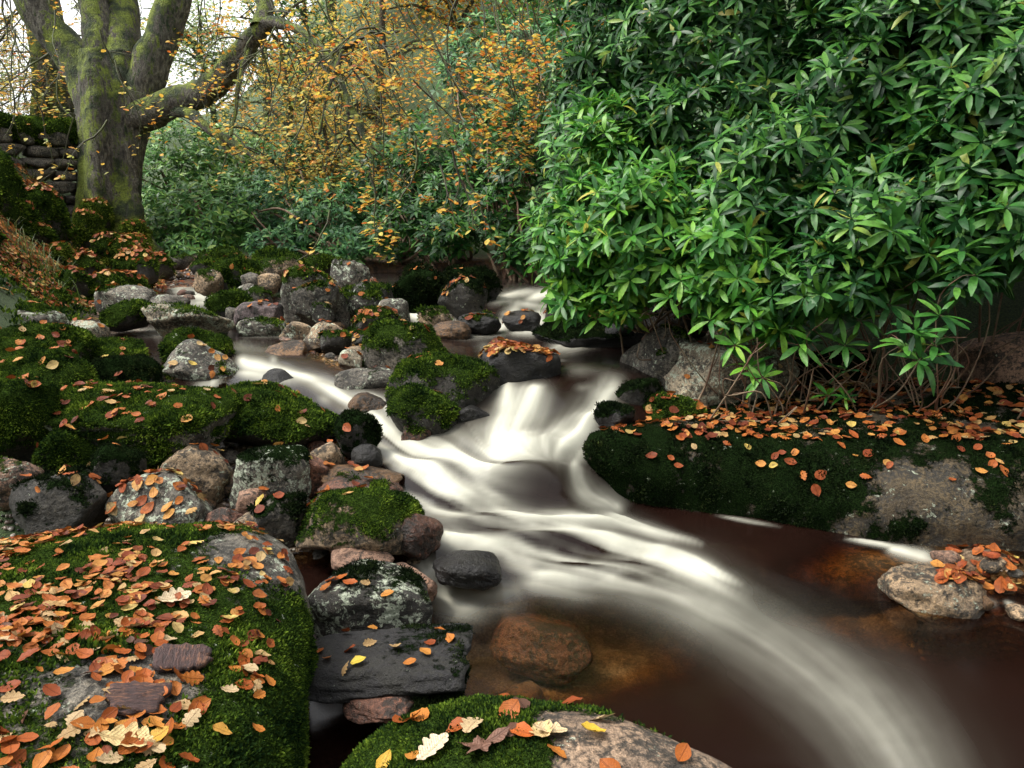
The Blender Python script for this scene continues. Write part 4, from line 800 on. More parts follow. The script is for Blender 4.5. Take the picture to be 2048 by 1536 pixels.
def place_whorls(pos, axis, size, kinds):
    n = len(pos); pick = RNG.integers(0, len(kinds), n); Vs, Qs, k = [], [], 0
    M = rot_frames(rand_dirs(n), axis) * size[:, None, None]
    for i, (V0, Q0) in enumerate(kinds):
        s = pick == i
        if s.any():
            V, Q = replicate(V0, Q0, M[s], pos[s]); Vs.append(V); Qs.append(Q + k); k += len(V)
    return np.vstack(Vs), np.vstack(Qs)
def blob_points(blobs, dens, rmin=.78, back=.35, lump=.16):
    out, ax = [], []
    for i, (c, r) in enumerate(blobs):
        area = 4 * np.pi * ((r[0] * r[1]) ** 1.6 / 3 + (r[0] * r[2]) ** 1.6 / 3 + (r[1] * r[2]) ** 1.6 / 3) ** (1 / 1.6)
        d = rand_dirs(int(area * dens)); d = d[(d[:, 1] < .25) | (RNG.random(len(d)) < back)]
        rr = RNG.uniform(rmin, 1.04, len(d)) * (1 + lump * vn(d * 2.2 + i * 9, 3)); p = c + d * r * rr[:, None]
        ok = np.ones(len(p), bool)
        for j, (c2, r2) in enumerate(blobs):
            if j != i: ok &= (((p - c2) / r2) ** 2).sum(1) > .55
        out.append(p[ok]); a = d[ok] / r; ax.append(a / np.linalg.norm(a, axis=1)[:, None])
    return np.vstack(out), np.vstack(ax)
def stems_to(tb, roots, tips, r0=.012, k=4, sag=.25):
    for tip in tips:
        near = np.argsort(np.linalg.norm(roots - tip, axis=1))[:6]; rt = roots[near[RNG.integers(len(near))]]
        if r0 < .02 and np.linalg.norm(rt - tip) > 1.15: tip = rt + (tip - rt) * 1.15 / np.linalg.norm(rt - tip); tip = tip + np.array([0, .25, 0])
        rt = rt + rand_dirs(1)[0] * .05
        mid = rt * .45 + tip * .55 + rand_dirs(1)[0] * sag * np.linalg.norm(tip - rt) * .5 + np.array([0, .1, .05])
        q = catmull(np.array([rt, rt * .7 + mid * .3 + rand_dirs(1)[0] * .06, mid, mid * .4 + tip * .6 + rand_dirs(1)[0] * .06, tip]), 4); tb.add(q, np.linspace(r0, r0 * .35, len(q)), k)

def near_bush(label, spec, sprigs, roots, nd, size, mat, nstem, tall=None):
    blobs = [(D(px, py, t), np.array(r)) for (px, py, t, *r) in spec]
    base = np.mean(roots, 0); o = thing("rhododendron_bush", label, "bush", base)
    p, a = blob_points(blobs, nd, .66, .35, .42)
    ax = a * .75 + np.array([-.05, -.32, .75]) + rand_dirs(len(p)) * .33; sz = size * RNG.uniform(.75, 1.2, len(p))
    if sprigs:
        q = np.array([D(*s[:3]) for s in sprigs]); p = np.vstack([p, q]); ax = np.vstack([ax, np.array([-.1, -.35, .85]) + rand_dirs(len(q)) * .25]); sz = np.concatenate([sz, np.array([s[3] for s in sprigs])])
    V, Q = place_whorls(p - base, ax, sz, WH_NEAR); link("crown", mesh_np("crown", V, quads=Q), mat, parent=o)
    tb = Tubes(); idx = RNG.choice(len(p), min(nstem, len(p)), replace=False); stems_to(tb, np.repeat(roots, 4, 0) + RNG.normal(size=(len(roots) * 4, 3)) * np.array([.22, .12, .02]) - base, p[idx] - base - ax[idx] * .04, .010, 4, .45)
    for _ in range(26):
        a0 = roots[RNG.integers(len(roots))] - base + RNG.normal(size=3) * np.array([.3, .1, .03]); e0 = a0 + np.array([RNG.uniform(-.6, .3), RNG.uniform(-.35, .05), RNG.uniform(.05, .45)]); tb.add(catmull(np.array([a0, a0 * .6 + e0 * .4 + np.array([0, -.05, RNG.uniform(-.1, .12)]), e0 + RNG.normal(size=3) * .05, e0 + np.array([RNG.uniform(-.15, .15), -.1, RNG.uniform(.02, .2)])]), 5), np.linspace(.006, .0025, 16), 4)
    if sprigs:
        for s, q in zip(sprigs, p[-len(sprigs):]):
            k = roots[np.argmin(np.linalg.norm(roots - q, axis=1))]; stems_to(tb, np.array([k - base + np.array([RNG.uniform(-.25, .25), .1, 0])]), [q - base], .0055, 5, .6)
    if tall is not None:
        for pts, ra in tall: tb.add(catmull(np.array([D(*w) for w in pts]) - base, 6), np.linspace(ra, ra * .5, len(pts) * 6 - 5), 7)
    link("stems", tb.mesh("stems"), M_STEM, parent=o); return o
rootsA = np.array([D(1420, 760, 4.9), D(1500, 790, 4.6), D(1620, 800, 4.5), D(1700, 790, 4.6), D(1480, 850, 4.2), D(1590, 850, 4.0), D(1660, 830, 4.1)])
rootsB = np.array([D(1800, 790, 4.6), D(1890, 800, 4.5), D(1740, 820, 4.3), D(1850, 850, 3.9), D(1950, 780, 4.6)])
rootsC = np.array([D(1330, 620, 5.4), D(1400, 640, 5.2), D(1360, 680, 5.0)])
near_bush("bright green glossy rhododendron leaning over the stream, its lowest spray nearly touching the water",
    [(1215,340,5.0,.36,.45,.40),(1180,470,4.8,.36,.42,.34),(1300,470,4.6,.42,.45,.42),(1160,585,4.75,.19,.22,.13),(1225,595,4.6,.15,.18,.12),(1300,520,4.6,.22,.3,.18),(1430,550,4.3,.30,.34,.22),(1500,630,4.1,.16,.2,.12),(1120,440,4.8,.16,.2,.12),(1440,470,4.4,.35,.4,.3)],
    [(1170,618,4.6,.145),(1195,640,4.6,.16),(1130,560,4.7,.145),(1240,620,4.6,.16),(1330,560,4.4,.145),(1500,735,4.05,.145),(1525,755,4.0,.14),(1420,640,4.1,.14),(1470,690,4.05,.14),(1390,590,4.2,.14),(1560,660,4.0,.145),(1265,570,4.5,.145),(1075,470,4.8,.16),(1655,790,4.0,.09),(1690,795,4.0,.08)],
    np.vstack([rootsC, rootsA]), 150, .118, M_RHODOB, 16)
near_bush("tall dark green rhododendron filling the upper right, rooted on the leafy ledge",
    [(1260,110,5.4,.52,.6,.62),(1150,230,5.6,.25,.4,.4),(1500,110,5.0,.85,.7,.85),(1520,370,4.6,.62,.6,.52),(1770,240,4.5,.85,.7,.8),(1760,450,4.1,.52,.5,.34),(1640,560,4.0,.30,.32,.20),(1500,-180,5.2,1.7,.9,.6),(1380,300,4.9,.45,.5,.5)],
    [(1690,690,3.9,.14),(1720,640,3.85,.145),(1600,690,3.95,.14),(1780,610,3.8,.145),(1555,600,4.1,.14),(1690,740,3.95,.13),(1830,560,3.7,.145)],
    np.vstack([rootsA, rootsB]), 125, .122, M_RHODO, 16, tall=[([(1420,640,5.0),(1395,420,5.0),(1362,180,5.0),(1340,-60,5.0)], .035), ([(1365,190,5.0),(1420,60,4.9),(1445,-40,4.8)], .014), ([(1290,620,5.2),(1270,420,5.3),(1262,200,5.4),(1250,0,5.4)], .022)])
near_bush("glossy rhododendron at the right edge with a low sprig hanging over the leaf-covered ledge",
    [(1960,130,4.1,.65,.6,.72),(1950,370,3.8,.46,.45,.38),(2060,260,3.8,.5,.5,.6),(1930,530,3.7,.14,.2,.13),(2040,-60,4.2,.8,.7,.6),(2030,440,3.6,.3,.3,.25),(2330,200,4.0,.7,.6,.8),(2380,480,4.0,.5,.5,.35),(2750,250,4.3,.8,.6,.9)],
    [(1880,630,3.5,.145),(1830,665,3.5,.14),(1870,690,3.5,.145),(1810,690,3.55,.145),(1840,720,3.5,.16),(1925,500,3.5,.145),(1950,550,3.5,.14),(1915,570,3.55,.145),(1985,420,3.5,.145)],
    rootsB, 120, .125, M_RHODO, 8)

M_RHODOMID = leafy("deep_green_leaves", c_island([(0, (.015, .07, .025)), (.5, (.04, .15, .045)), (.85, (.09, .25, .06)), (1, (.16, .32, .08))]), .48, .2, .35)
def far_bush(label, spec, dens, size, mat, nst=40, name="rhododendron_bush", kinds=None):
    blobs = [(D(px, py, t), np.array(r)) for (px, py, t, *r) in spec]
    c0 = np.mean([b[0] for b in blobs], 0); base = np.array([c0[0], c0[1], ground_z(c0[0], c0[1])]); o = thing(name, label, "bush", base)
    p, a = blob_points(blobs, dens, .72, .15, .30); ax = a * .6 + np.array([0, -.3, .8]) + rand_dirs(len(p)) * .4
    V, Q = place_whorls(p - base, ax, size * RNG.uniform(.7, 1.25, len(p)), kinds or WH_FAR); link("crown", mesh_np("crown", V, quads=Q), mat, parent=o)
    tb = Tubes(); rts = np.array([[b[0][0], b[0][1] + .1, ground_z(b[0][0], b[0][1] + .1)] for b in blobs]) - base; idx = RNG.choice(len(p), min(nst, len(p)), replace=False); stems_to(tb, rts, p[idx] - base, .03, 4); link("stems", tb.mesh("stems"), M_STEM, parent=o)
far_bush("rhododendron thicket right of the beech trunk, reaching down to the mossy stones", [(370,360,13,.95,.9,.9),(320,450,12.2,.5,.6,.5),(430,440,12,.75,.7,.6),(390,500,11.6,.6,.5,.3),(480,330,14,.9,.9,.7)], 80, .14, M_RHODOFAR)
far_bush("deep green feathery thicket in the middle, behind the upstream mossy dome", [(560,430,12.5,.9,.8,.6),(660,440,11.5,.75,.7,.55),(610,370,13.5,.9,.9,.8),(690,490,10.5,.4,.4,.25),(560,490,11.5,.6,.5,.3)], 90, .12, M_RHODOMID)
far_bush("dark rhododendron overhanging the far pool", [(840,350,11.5,.8,.8,.8),(800,450,10.5,.55,.6,.42),(930,400,10.5,.6,.6,.55),(900,470,9.8,.45,.5,.26),(760,380,12,.7,.7,.7)], 80, .14, M_RHODO)
far_bush("rhododendron with shaded arching stems at the head of the far pool", [(1010,430,9.5,.42,.5,.45),(1060,330,9.5,.6,.6,.7),(1040,500,9.0,.25,.35,.2),(990,300,10.5,.6,.6,.6),(1110,440,8.5,.35,.45,.5)], 80, .14, M_RHODO)
far_bush("tall rhododendron bank rising behind the bright leaning bush", [(1120,180,10,.9,.8,1.0),(1260,300,8.5,.9,.7,1.0),(1000,160,12.5,1.1,.9,1.0),(1420,480,7.2,.7,.5,.6),(1350,150,8.5,1.2,.8,1.2)], 60, .15, M_RHODOMID)
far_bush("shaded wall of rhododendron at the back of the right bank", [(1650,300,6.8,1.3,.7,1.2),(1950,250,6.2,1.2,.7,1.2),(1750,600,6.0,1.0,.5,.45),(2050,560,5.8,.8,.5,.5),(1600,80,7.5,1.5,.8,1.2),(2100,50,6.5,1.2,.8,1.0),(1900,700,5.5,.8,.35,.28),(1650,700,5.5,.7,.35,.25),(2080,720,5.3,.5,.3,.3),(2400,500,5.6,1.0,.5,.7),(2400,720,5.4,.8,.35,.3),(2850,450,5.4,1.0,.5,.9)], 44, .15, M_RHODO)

# ------------------------------------------------------------------ trees
LEAF6 = (np.array([(0, 0, 0), (.3, .24, .04), (.3, -.24, .04), (.7, .25, .03), (.7, -.25, .03), (1, 0, -.05)]), np.array([(0, 2, 4, 1), (1, 4, 5, 3)]))
LEAF4 = (np.array([(0, 0, 0), (.5, .3, .06), (1, 0, -.03), (.5, -.3, .06)]), np.array([(0, 3, 2, 1)]))
LEAFE = (np.array([(0, 0, 0), (.22, .22, .03), (.5, .31, .05), (.78, .23, .03), (1, 0, -.03), (.78, -.23, .03), (.5, -.31, .05), (.22, -.22, .03), (.5, 0, 0)]), np.array([(0, 8, 2, 1), (2, 8, 4, 3), (4, 8, 6, 5), (6, 8, 0, 7)]))
class Leaves:
    def __init__(s): s.p, s.n, s.s = [], [], []
    def add(s, p, n, size): s.p.append(p); s.n.append(n); s.s.append(size)
    def mesh(s, name, tpl, base):
        p = np.array(s.p) - base; n = np.array(s.n); sz = np.array(s.s); M = rot_frames(rand_dirs(len(p)), n) * sz[:, None, None]; V, Q = replicate(*tpl, M, p); return mesh_np(name, V, quads=Q)
def droop(tb, lv, p, d, L, r, lev, sag=.10, lsize=.075, ldens=1.0, flat=.35):
    n = max(4, int(L / .13)); step = L / n; pts = [p]; dirs = []
    for i in range(n):
        d = d + rand_dirs(1)[0] * .33 + np.array([0, 0, -sag]); d = d / np.linalg.norm(d); p = p + d * step; pts.append(p); dirs.append(d)
        if lev > 0 and i > 0 and RNG.random() < .62:
            sd = d + rand_dirs(1)[0] * .95 + np.array([0, 0, -.12]); sd /= np.linalg.norm(sd)
            droop(tb, lv, p, sd, L * RNG.uniform(.28, .55) * (1 - .4 * i / n), r * .5 * (1 - .5 * i / n), lev - 1, sag * .8, lsize, ldens, flat)
        if lev <= 1 and i > 0:
            for _ in range(RNG.poisson(ldens * (1.6 if lev == 0 else .6))):
                lv.add(p + rand_dirs(1)[0] * .035, np.array([0, -.12, 1.0]) + rand_dirs(1)[0] * flat, lsize * RNG.uniform(.65, 1.15))
    pts = np.array(pts)
    if r > .0012: tb.add(pts, np.linspace(r, max(r * .3, .0015), len(pts)), 6 if r > .03 else 4)

def limb(tb, spec, r0, r1, k=12, wob=.0):
    q = catmull(np.array([D(*s) for s in spec]), 7)
    if wob: q = q + wob * np.stack([fbm(q * 1.7, 3, 61), fbm(q * 1.7, 3, 62), fbm(q * 1.7, 3, 63)], -1)
    tb.add(q, np.interp(np.linspace(0, 1, len(q)), np.linspace(0, 1, len(r0)), r0) if isinstance(r0, list) else np.linspace(r0, r1, len(q)), k); return q
def roughen(me, a, f, seed):
    V = np.zeros(len(me.vertices) * 3, np.float32); me.vertices.foreach_get("co", V); V = V.reshape(-1, 3); N = np.zeros_like(V).ravel(); me.vertices.foreach_get("normal", N); N = N.reshape(-1, 3)
    V = V + N * (a * fbm(V * f, 4, seed))[:, None]; me.vertices.foreach_set("co", V.astype(np.float32).ravel()); me.update()

bb = D(232, 470, 11.0); beech = thing("beech_tree", "massive mossy old beech, one limb reaching over the stream, beside the stone wall", "tree", bb)
tk = Tubes()
def trunk_col(pts, radii, lobes, k=40):
    q = catmull(np.array([D(*s) for s in pts]), 8); rr = np.interp(np.linspace(0, 1, len(q)), np.linspace(0, 1, len(radii)), radii); a = np.linspace(0, 2 * np.pi, k, endpoint=False)
    V = []
    for i, (c, r) in enumerate(zip(q, rr)):
        s = i / (len(q) - 1); fl = r * (1 + (.10 + .28 * (1 - s) ** 4) * np.cos(a * lobes + 1.1 + s * 1.2) + .07 * np.cos(a * 3 - s * 2) + .05 * np.cos(a * 9 + s))
        V.append(np.stack([c[0] + fl * np.cos(a), c[1] + fl * np.sin(a), np.full(k, c[2])], -1))
    V = np.array(V).reshape(-1, 3); idx = np.arange(len(V)).reshape(len(q), k); A, B = idx[:-1], idx[1:]
    return V, np.stack([A, np.roll(A, -1, 1), np.roll(B, -1, 1), B], -1).reshape(-1, 4)
V, Q = trunk_col([(222,500,11),(222,450,11),(222,380,11),(222,300,11),(225,220,11),(222,160,11),(218,110,11)], [.62,.46,.40,.42,.48,.52,.46], 5)
me = mesh_np("trunk", V - bb, quads=Q); roughen(me, .07, 2.2, 5); roughen(me, .03, 9, 8); link("trunk", me, M_BARK, parent=beech)
def add_limb(specs, name="limb"):
    tb = Tubes(); qs = [limb(tb, s, a, b, 14, .05) for (s, a, b) in specs]; me = tb.mesh(name); me.transform(Matrix.Translation(Vector(-bb))); roughen(me, .035, 4, 9); link(name, me, M_BARK, parent=beech); return qs
add_limb([([(225,290,11),(200,215,11),(158,130,11),(120,80,10.9),(75,30,10.8),(40,-60,10.6)], .34, .20)])
add_limb([([(215,280,11),(205,190,11),(200,90,11),(185,0,11),(175,-120,11)], .26, .2)])
add_limb([([(232,290,11),(240,190,11),(242,80,11.2),(238,-10,11.4),(235,-120,11.6)], .32, .26)])
add_limb([([(235,300,11),(272,210,11),(300,130,10.9),(325,60,10.8),(350,-20,10.7),(370,-120,10.6)], .30, .22)])
QR = add_limb([([(265,240,11),(320,218,10.8),(370,195,10.6),(430,172,10.3),(470,125,10),(500,85,9.8),(540,48,9.5),(600,62,9.1),(650,95,8.7),(695,95,8.4),(745,72,8.1),(800,62,7.8)], [.25, .23, .205, .185, .16, .13, .08, .05, .04, .03, .022, .012], 0)])[0]
QU = add_limb([([(520,60,9.6),(530,10,9.7),(510,-80,9.8)], .13, .10)])[0]
QL = add_limb([([(320,222,10.8),(345,222,10.7),(390,235,10.4),(430,265,10.2),(470,288,10),(505,310,9.8),(545,322,9.6)], .10, .03)])[0]
add_limb([([(425,262,10.2),(455,300,10.1),(490,325,10)], .05, .02)])
QM = sum([add_limb([w]) for w in [([(505,85,9.8),(480,160,9.6),(472,225,9.5),(460,270,9.4)], .045, .02), ([(650,95,8.7),(690,180,8.4),(720,250,8.2),(750,310,8.1)], .055, .02), ([(620,75,8.9),(660,150,8.8),(690,210,8.7),(700,300,8.6)], .045, .015), ([(690,95,8.4),(650,200,8.5),(630,300,8.6)], .035, .012)]], [])
tb, lv = Tubes(), Leaves()
def spray(px, py, t, dx, dy, dz, L, r, lev, dens=1.0, sag=.10):
    d = np.array([dx, dz, -dy], float); droop(tb, lv, D(px, py, t), d / np.linalg.norm(d), L, r, lev, sag, .072, dens, .55)
for q, n, L in ((QR[35:], 20, 1.4), (QM[0], 4, .7), (QM[1], 7, .9), (QM[2], 5, .9), (QM[3], 5, .7), (QL[22:], 7, .7), (QU, 4, 1.2)):
    for _ in range(n):
        p = q[RNG.integers(len(q))]; d = np.array([RNG.uniform(-.5, .9), RNG.uniform(-.8, .4), RNG.uniform(-1, .25)]); droop(tb, lv, p, d / np.linalg.norm(d), L * RNG.uniform(.6, 1.2), .014, 2, .09, .074, .75, .55)
for (px, py, t, dx, dy) in [(640,0,8.5,.3,1),(720,20,8.2,.4,1),(800,10,8,.3,1),(860,-20,7.8,.5,.8),(940,-30,7.6,.4,.9),(1010,-40,7.8,.4,1),(1080,-30,8.2,.2,1),(560,-20,9,.2,1),(430,-40,9.6,.1,1),(400,-60,9.8,-.1,1),(760,120,8,.5,.8),(820,160,7.6,.4,.9),(900,120,7.6,.4,.9),(700,200,8.2,.4,.9),(620,200,8.6,0,1),(580,120,9,-.1,1),(960,80,7.8,.3,1),(1060,-40,8,.5,1),(1110,-60,8.2,.2,1),(1000,10,8,.5,.9),(1090,20,8.3,.2,1),(1040,-20,8.6,.1,1),(870,60,7.8,.2,1),(1040,60,8,.2,1)]:
    for _ in range(2): spray(px + RNG.uniform(-25, 25), py, t + RNG.uniform(-.5, .8), dx + RNG.uniform(-.4, .4), dy, RNG.uniform(-.5, .5), RNG.uniform(.8, 1.7), .010, 2, .95, .07)
# sparse low twigs hanging in front of the trunk and far bushes
for (px, py, t, dx, dy, L) in [(200,60,9.6,.3,1,1.6),(230,120,9.4,.5,1,1.2),(215,240,9.4,-.3,1,1.0),(150,230,9.2,-.6,1,.9),(60,180,9.2,.3,1,1.0),(30,60,9.5,.3,1,1.3),(110,20,9.6,.2,1,1.2),(0,120,9.4,.2,1,1.1),(20,0,9.8,0,1,1.2),(660,420,7.6,.1,1,.7),(830,280,7,.0,1,1.0),(905,300,6.8,.3,1,.8),(930,330,6.8,.2,1,.7),(740,350,7.2,.1,1,.7),(880,330,7,.1,1,.6)]:
    droop(tb, lv, D(px, py, t), np.array([dx, -.1, -dy]) / math.hypot(dx, dy), L, .013, 1, .05, .08, .9, .6)
me = tb.mesh("twigs"); me.transform(Matrix.Translation(Vector(-bb))); link("twigs", me, M_TWIG, parent=beech)
_p = np.array(lv.p); _px, _py, _t = proj(_p); yl = RNG.random(len(_p)) < .85 * sm(900, 560, _px) * sm(90, 230, _py) + .12
la, lb = Leaves(), Leaves()
for _l, _m in ((la, ~yl), (lb, yl)): _l.p, _l.n, _l.s = _p[_m], np.array(lv.n)[_m], np.array(lv.s)[_m]
link("leaves", la.mesh("leaves", LEAFE, bb), M_BEECHLEAF, parent=beech); link("yellow_leaves", lb.mesh("yellow_leaves", LEAFE, bb), M_YELLOW, parent=beech)
print("beech leaves", len(lv.p))

def woodland_tree(label, px, t, h, r, mat, nl, trunk_r=.14, lean=0.0, lsize=.11, name="woodland_tree", base_frac=.25, drop=.1):
    x = (px - 1024) / F * t; y = t; z0 = float(ground_z(x, y)); base = np.array([x, y, z0]); o = thing(name, label, "tree", base); tb = Tubes()
    top = np.array([lean * h, 0, h]); q = catmull(np.array([[0, 0, -.3], [.1, 0, h * .3], top * .65 + rand_dirs(1)[0] * .2, top]), 6); tb.add(q, np.linspace(trunk_r, .02, len(q)), 8)
    lv = Leaves(); cl = []
    for i in range(26):
        a = q[int(len(q) * RNG.uniform(base_frac, .98))]; d = rand_dirs(1)[0] * np.array([1, 1, .45]) + np.array([0, 0, .15 - drop]); L = r * RNG.uniform(.5, 1.1)
        e = a + d * L; b = catmull(np.array([a, a * .5 + e * .5 + np.array([0, 0, .15 * L]), e]), 5); tb.add(b, np.linspace(trunk_r * .35, .01, len(b)), 5)
        for _ in range(7): 
            m = b[RNG.integers(3, len(b))]; e2 = m + rand_dirs(1)[0] * L * .45; tb.add(np.array([m, (m + e2) / 2 + rand_dirs(1)[0] * .05, e2]), [.012, .008, .004], 3); cl.append((e2, L * .24)); cl.append(((m + e2) / 2, L * .2))
    cl = np.array([(*c, s) for c, s in cl]); k = RNG.integers(0, len(cl), nl); p = cl[k, :3] + RNG.normal(size=(nl, 3)) * cl[k, 3:] * np.array([1, 1, .6])
    n = np.array([0, -.2, 1]) + rand_dirs(nl) * .75; sz = lsize * RNG.uniform(.6, 1.2, nl)
    V, Qd = replicate(*LEAF4, rot_frames(rand_dirs(nl), n) * sz[:, None, None], p)
    link("trunk", tb.mesh("trunk"), M_BARK, parent=o); link("crown", mesh_np("crown", V, quads=Qd, smooth=False), mat, parent=o)
tb = None
b2 = D(108, 262, 14); t2 = thing("beech_tree", "second mossy beech trunk behind the stone wall, left of the massive one", "tree", b2)
V, Q = trunk_col([(110,330,14),(108,250,14),(108,170,14),(100,100,14),(85,20,14),(75,-60,14)], [.5,.36,.33,.33,.30,.26], 4, 28); me = mesh_np("trunk", V - b2, quads=Q); roughen(me, .05, 2, 3); link("trunk", me, M_BARK, parent=t2)
tb, lv = Tubes(), Leaves()
for (px, py, dx, dy) in [(20,-40,-.4,.6),(60,0,-.5,.7),(120,60,.5,.5),(90,100,-.6,.4),(140,-30,.4,.8),(0,60,-.3,.6),(40,120,-.3,.5),(100,160,-.6,.35),(10,-60,.2,1),(70,-40,.1,1),(30,30,.2,.8),(150,100,.4,.4)]:
    for _ in range(3): droop(tb, lv, D(px + RNG.uniform(-20, 20), py, 13.8 + RNG.uniform(-1, 1)), np.array([dx + RNG.uniform(-.4, .4), -.2, -dy]), RNG.uniform(1.3, 2.2), .02, 2, .05, .10, 1.0)
me = tb.mesh("twigs"); me.transform(Matrix.Translation(Vector(-b2))); link("twigs", me, M_TWIG, parent=t2); link("leaves", lv.mesh("leaves", LEAF6, b2), M_YELLOW, parent=t2)
for a in [("yellow-leaved tree drooping behind the long beech limb",590,14,3.6,1.6,M_YELLOW,3400,.10,0,.095),("golden tree beside the far pool, behind the hanging beech twigs",760,15,5.2,2.0,M_YELLOW,4600,.13,.05,.10),
    ("rust-orange tree above the far pool",920,16,6.2,2.2,M_BEECHLEAF,6500,.14,0,.105),("orange tree at the top of the far right bank",1060,17,7.5,2.4,M_BEECHLEAF,6500,.15,-.05,.11),
    ("pale green tree on the misty slope, right of the beech trunk",455,24,4.0,1.9,M_HAZYGREEN,5200,.14,0,.13),("pale green tree on the misty slope, under the beech limb",560,26,6.6,2.6,M_HAZYGREEN,5600,.15,0,.14),
    ("tall yellow-green tree high on the slope behind the limb's tip",690,27,10,3.2,M_YELLOW,7000,.2,0,.15),("tall rusty tree on the skyline in the middle",860,28,12,3.4,M_BEECHLEAF,7500,.22,0,.15),("tall yellow-green tree on the skyline above the far pool",1010,30,13,3.6,M_YELLOW,7000,.22,0,.16),
    ("pale tree far behind the left wall",20,26,3.6,2.4,M_HAZYGREEN,3600,.12,0,.13),("dark ivy-green tree at the back of the slope",640,20,4.6,2.0,M_RHODOFAR,5200,.14,0,.12),("deep green tree rising behind the tall rhododendron bank",1180,14,6.5,2.2,M_RHODOFAR,6000,.15,0,.12),("bare-topped orange tree high on the skyline, right of centre",1130,33,9,3.4,M_BEECHLEAF,6500,.2,0,.16),("brownish tree on the upper slope behind the limb's drooping end",800,36,9,3.2,M_BEECHLEAF,6000,.2,0,.145),("pale olive tree high on the upper slope",930,38,9,3.4,M_HAZYGREEN,6000,.2,0,.145),("small yellow tree by the dark thicket",660,12.6,2.2,1.0,M_YELLOW,2600,.05,0,.08)]:
    woodland_tree(*a)

# ------------------------------------------------------------------ stone wall on the left bank
def stone_wall():
    a, b = D(-90, 395, 9.8), D(165, 390, 11.2); d = (b - a); L = math.hypot(d[0], d[1]); d = d / L; nrm = np.array([d[1], -d[0], 0]); V, T, k = [], [], 0; z0 = min(a[2], b[2]) - .25
    z = z0
    while z < z0 + 1.05:
        hrow = RNG.uniform(.13, .22); s = -.1
        while s < L:
            w = RNG.uniform(.2, .5); v, t = rock_shape(w * 1.02, .36, hrow * 1.04, int(RNG.integers(9999)), 5, 3, .07, 0, RNG.uniform(-.06, .06), 0, 3)
            c = a + d * (s + w / 2) + nrm * RNG.uniform(-.05, .05); c[2] = z + hrow / 2; R = np.array([[d[0], -d[1], 0], [d[1], d[0], 0], [0, 0, 1]]); V.append(v @ R.T + c); T.append(t + k); k += len(v); s += w
        z += hrow
    V = np.vstack(V); T = np.vstack(T); o = thing("stone_wall", "old dry stone wall with mossy top beside the big beech", "wall", a)
    m = link("stonework", mesh_np("stonework", V - a, tris=T, attrs={'moss': .15 + .35 * fbm(V * 1.5, 3, 4)}), M_ROCK, parent=o); m['tint'] = [.14, .13, .115]; m['lichen'] = .35; m['wet'] = .1; m['mossy'] = .4
    pts = np.array([a + d * s + np.array([0, 0, 0]) for s in np.linspace(-.1, L, 16)]); pts[:, 2] = z + .02; r = .17 + .05 * vn(pts * 3, 5); tbx = Tubes(); tbx.add(pts - a, r, 14); me = tbx.mesh("moss_capping"); roughen(me, .12, 4, 3); roughen(me, .05, 14, 4)
    me.attributes.new('moss', 'FLOAT', 'POINT').data.foreach_set("value", np.full(len(me.vertices), .8, np.float32)); c = link("moss_capping", me, M_ROCK, parent=o)
    vv = np.zeros(len(me.vertices) * 3, np.float32); me.vertices.foreach_get('co', vv); vv = vv.reshape(-1, 3).astype(float); qq = np.array([p.vertices[:] for p in me.polygons]); tt = np.vstack([qq[:, [0, 1, 2]], qq[:, [0, 2, 3]]])
    add_tufts(c, vv, tt, vnormals(vv, tt), np.full(len(vv), .8) + .5 * fbm(vv * 2, 3, 6), a, 10, np.random.default_rng(4), .030, M_TUFT); c['tint'] = [.08, .05, .03]; c['lichen'] = 0.; c['wet'] = 0.; c['mossy'] = 1.
stone_wall()
# grass on the left bank
bl, wd = [], []
for (px, py, t, n) in [(110,565,6.9,60),(95,550,7.2,50),(40,515,7.4,40),(485,583,6.9,60),(60,290,10.3,110),(130,300,10.8,80),(190,520,8.6,60),(75,590,6.4,80),(30,590,6.2,90),(270,520,8.3,50),(215,525,8.2,50)]:
    c = D(px, py, t)
    for _ in range(n):
        p = c + RNG.normal(size=3) * np.array([.16, .12, 0]); p[2] = ground_z(p[0], p[1]) if t > 6.6 else c[2] - .06; a = RNG.uniform(0, 6.28); bl.append((p, np.array([math.cos(a), math.sin(a), 0]), RNG.uniform(.10, .26)))
V, Q = [], []
for i, (p, d, h) in enumerate(bl):
    s = np.cross(d, [0, 0, 1]) * .004; k = len(V)
    for j, (f, u) in enumerate(((0, 0), (.15, .6), (.45, .85), (.85, .7))): V += [p + d * h * f + np.array([0, 0, h * u]) - s * (1 - j * .3), p + d * h * f + np.array([0, 0, h * u]) + s * (1 - j * .3)]
    for j in range(3): Q.append((k + 2 * j, k + 2 * j + 1, k + 2 * j + 3, k + 2 * j + 2))
gr = link("grass", mesh_np("grass", np.array(V), quads=np.array(Q)), M_GRASS); gr['kind'] = 'stuff'; gr['label'] = "tufts of drooping grass on the left bank"; gr['category'] = 'grass'


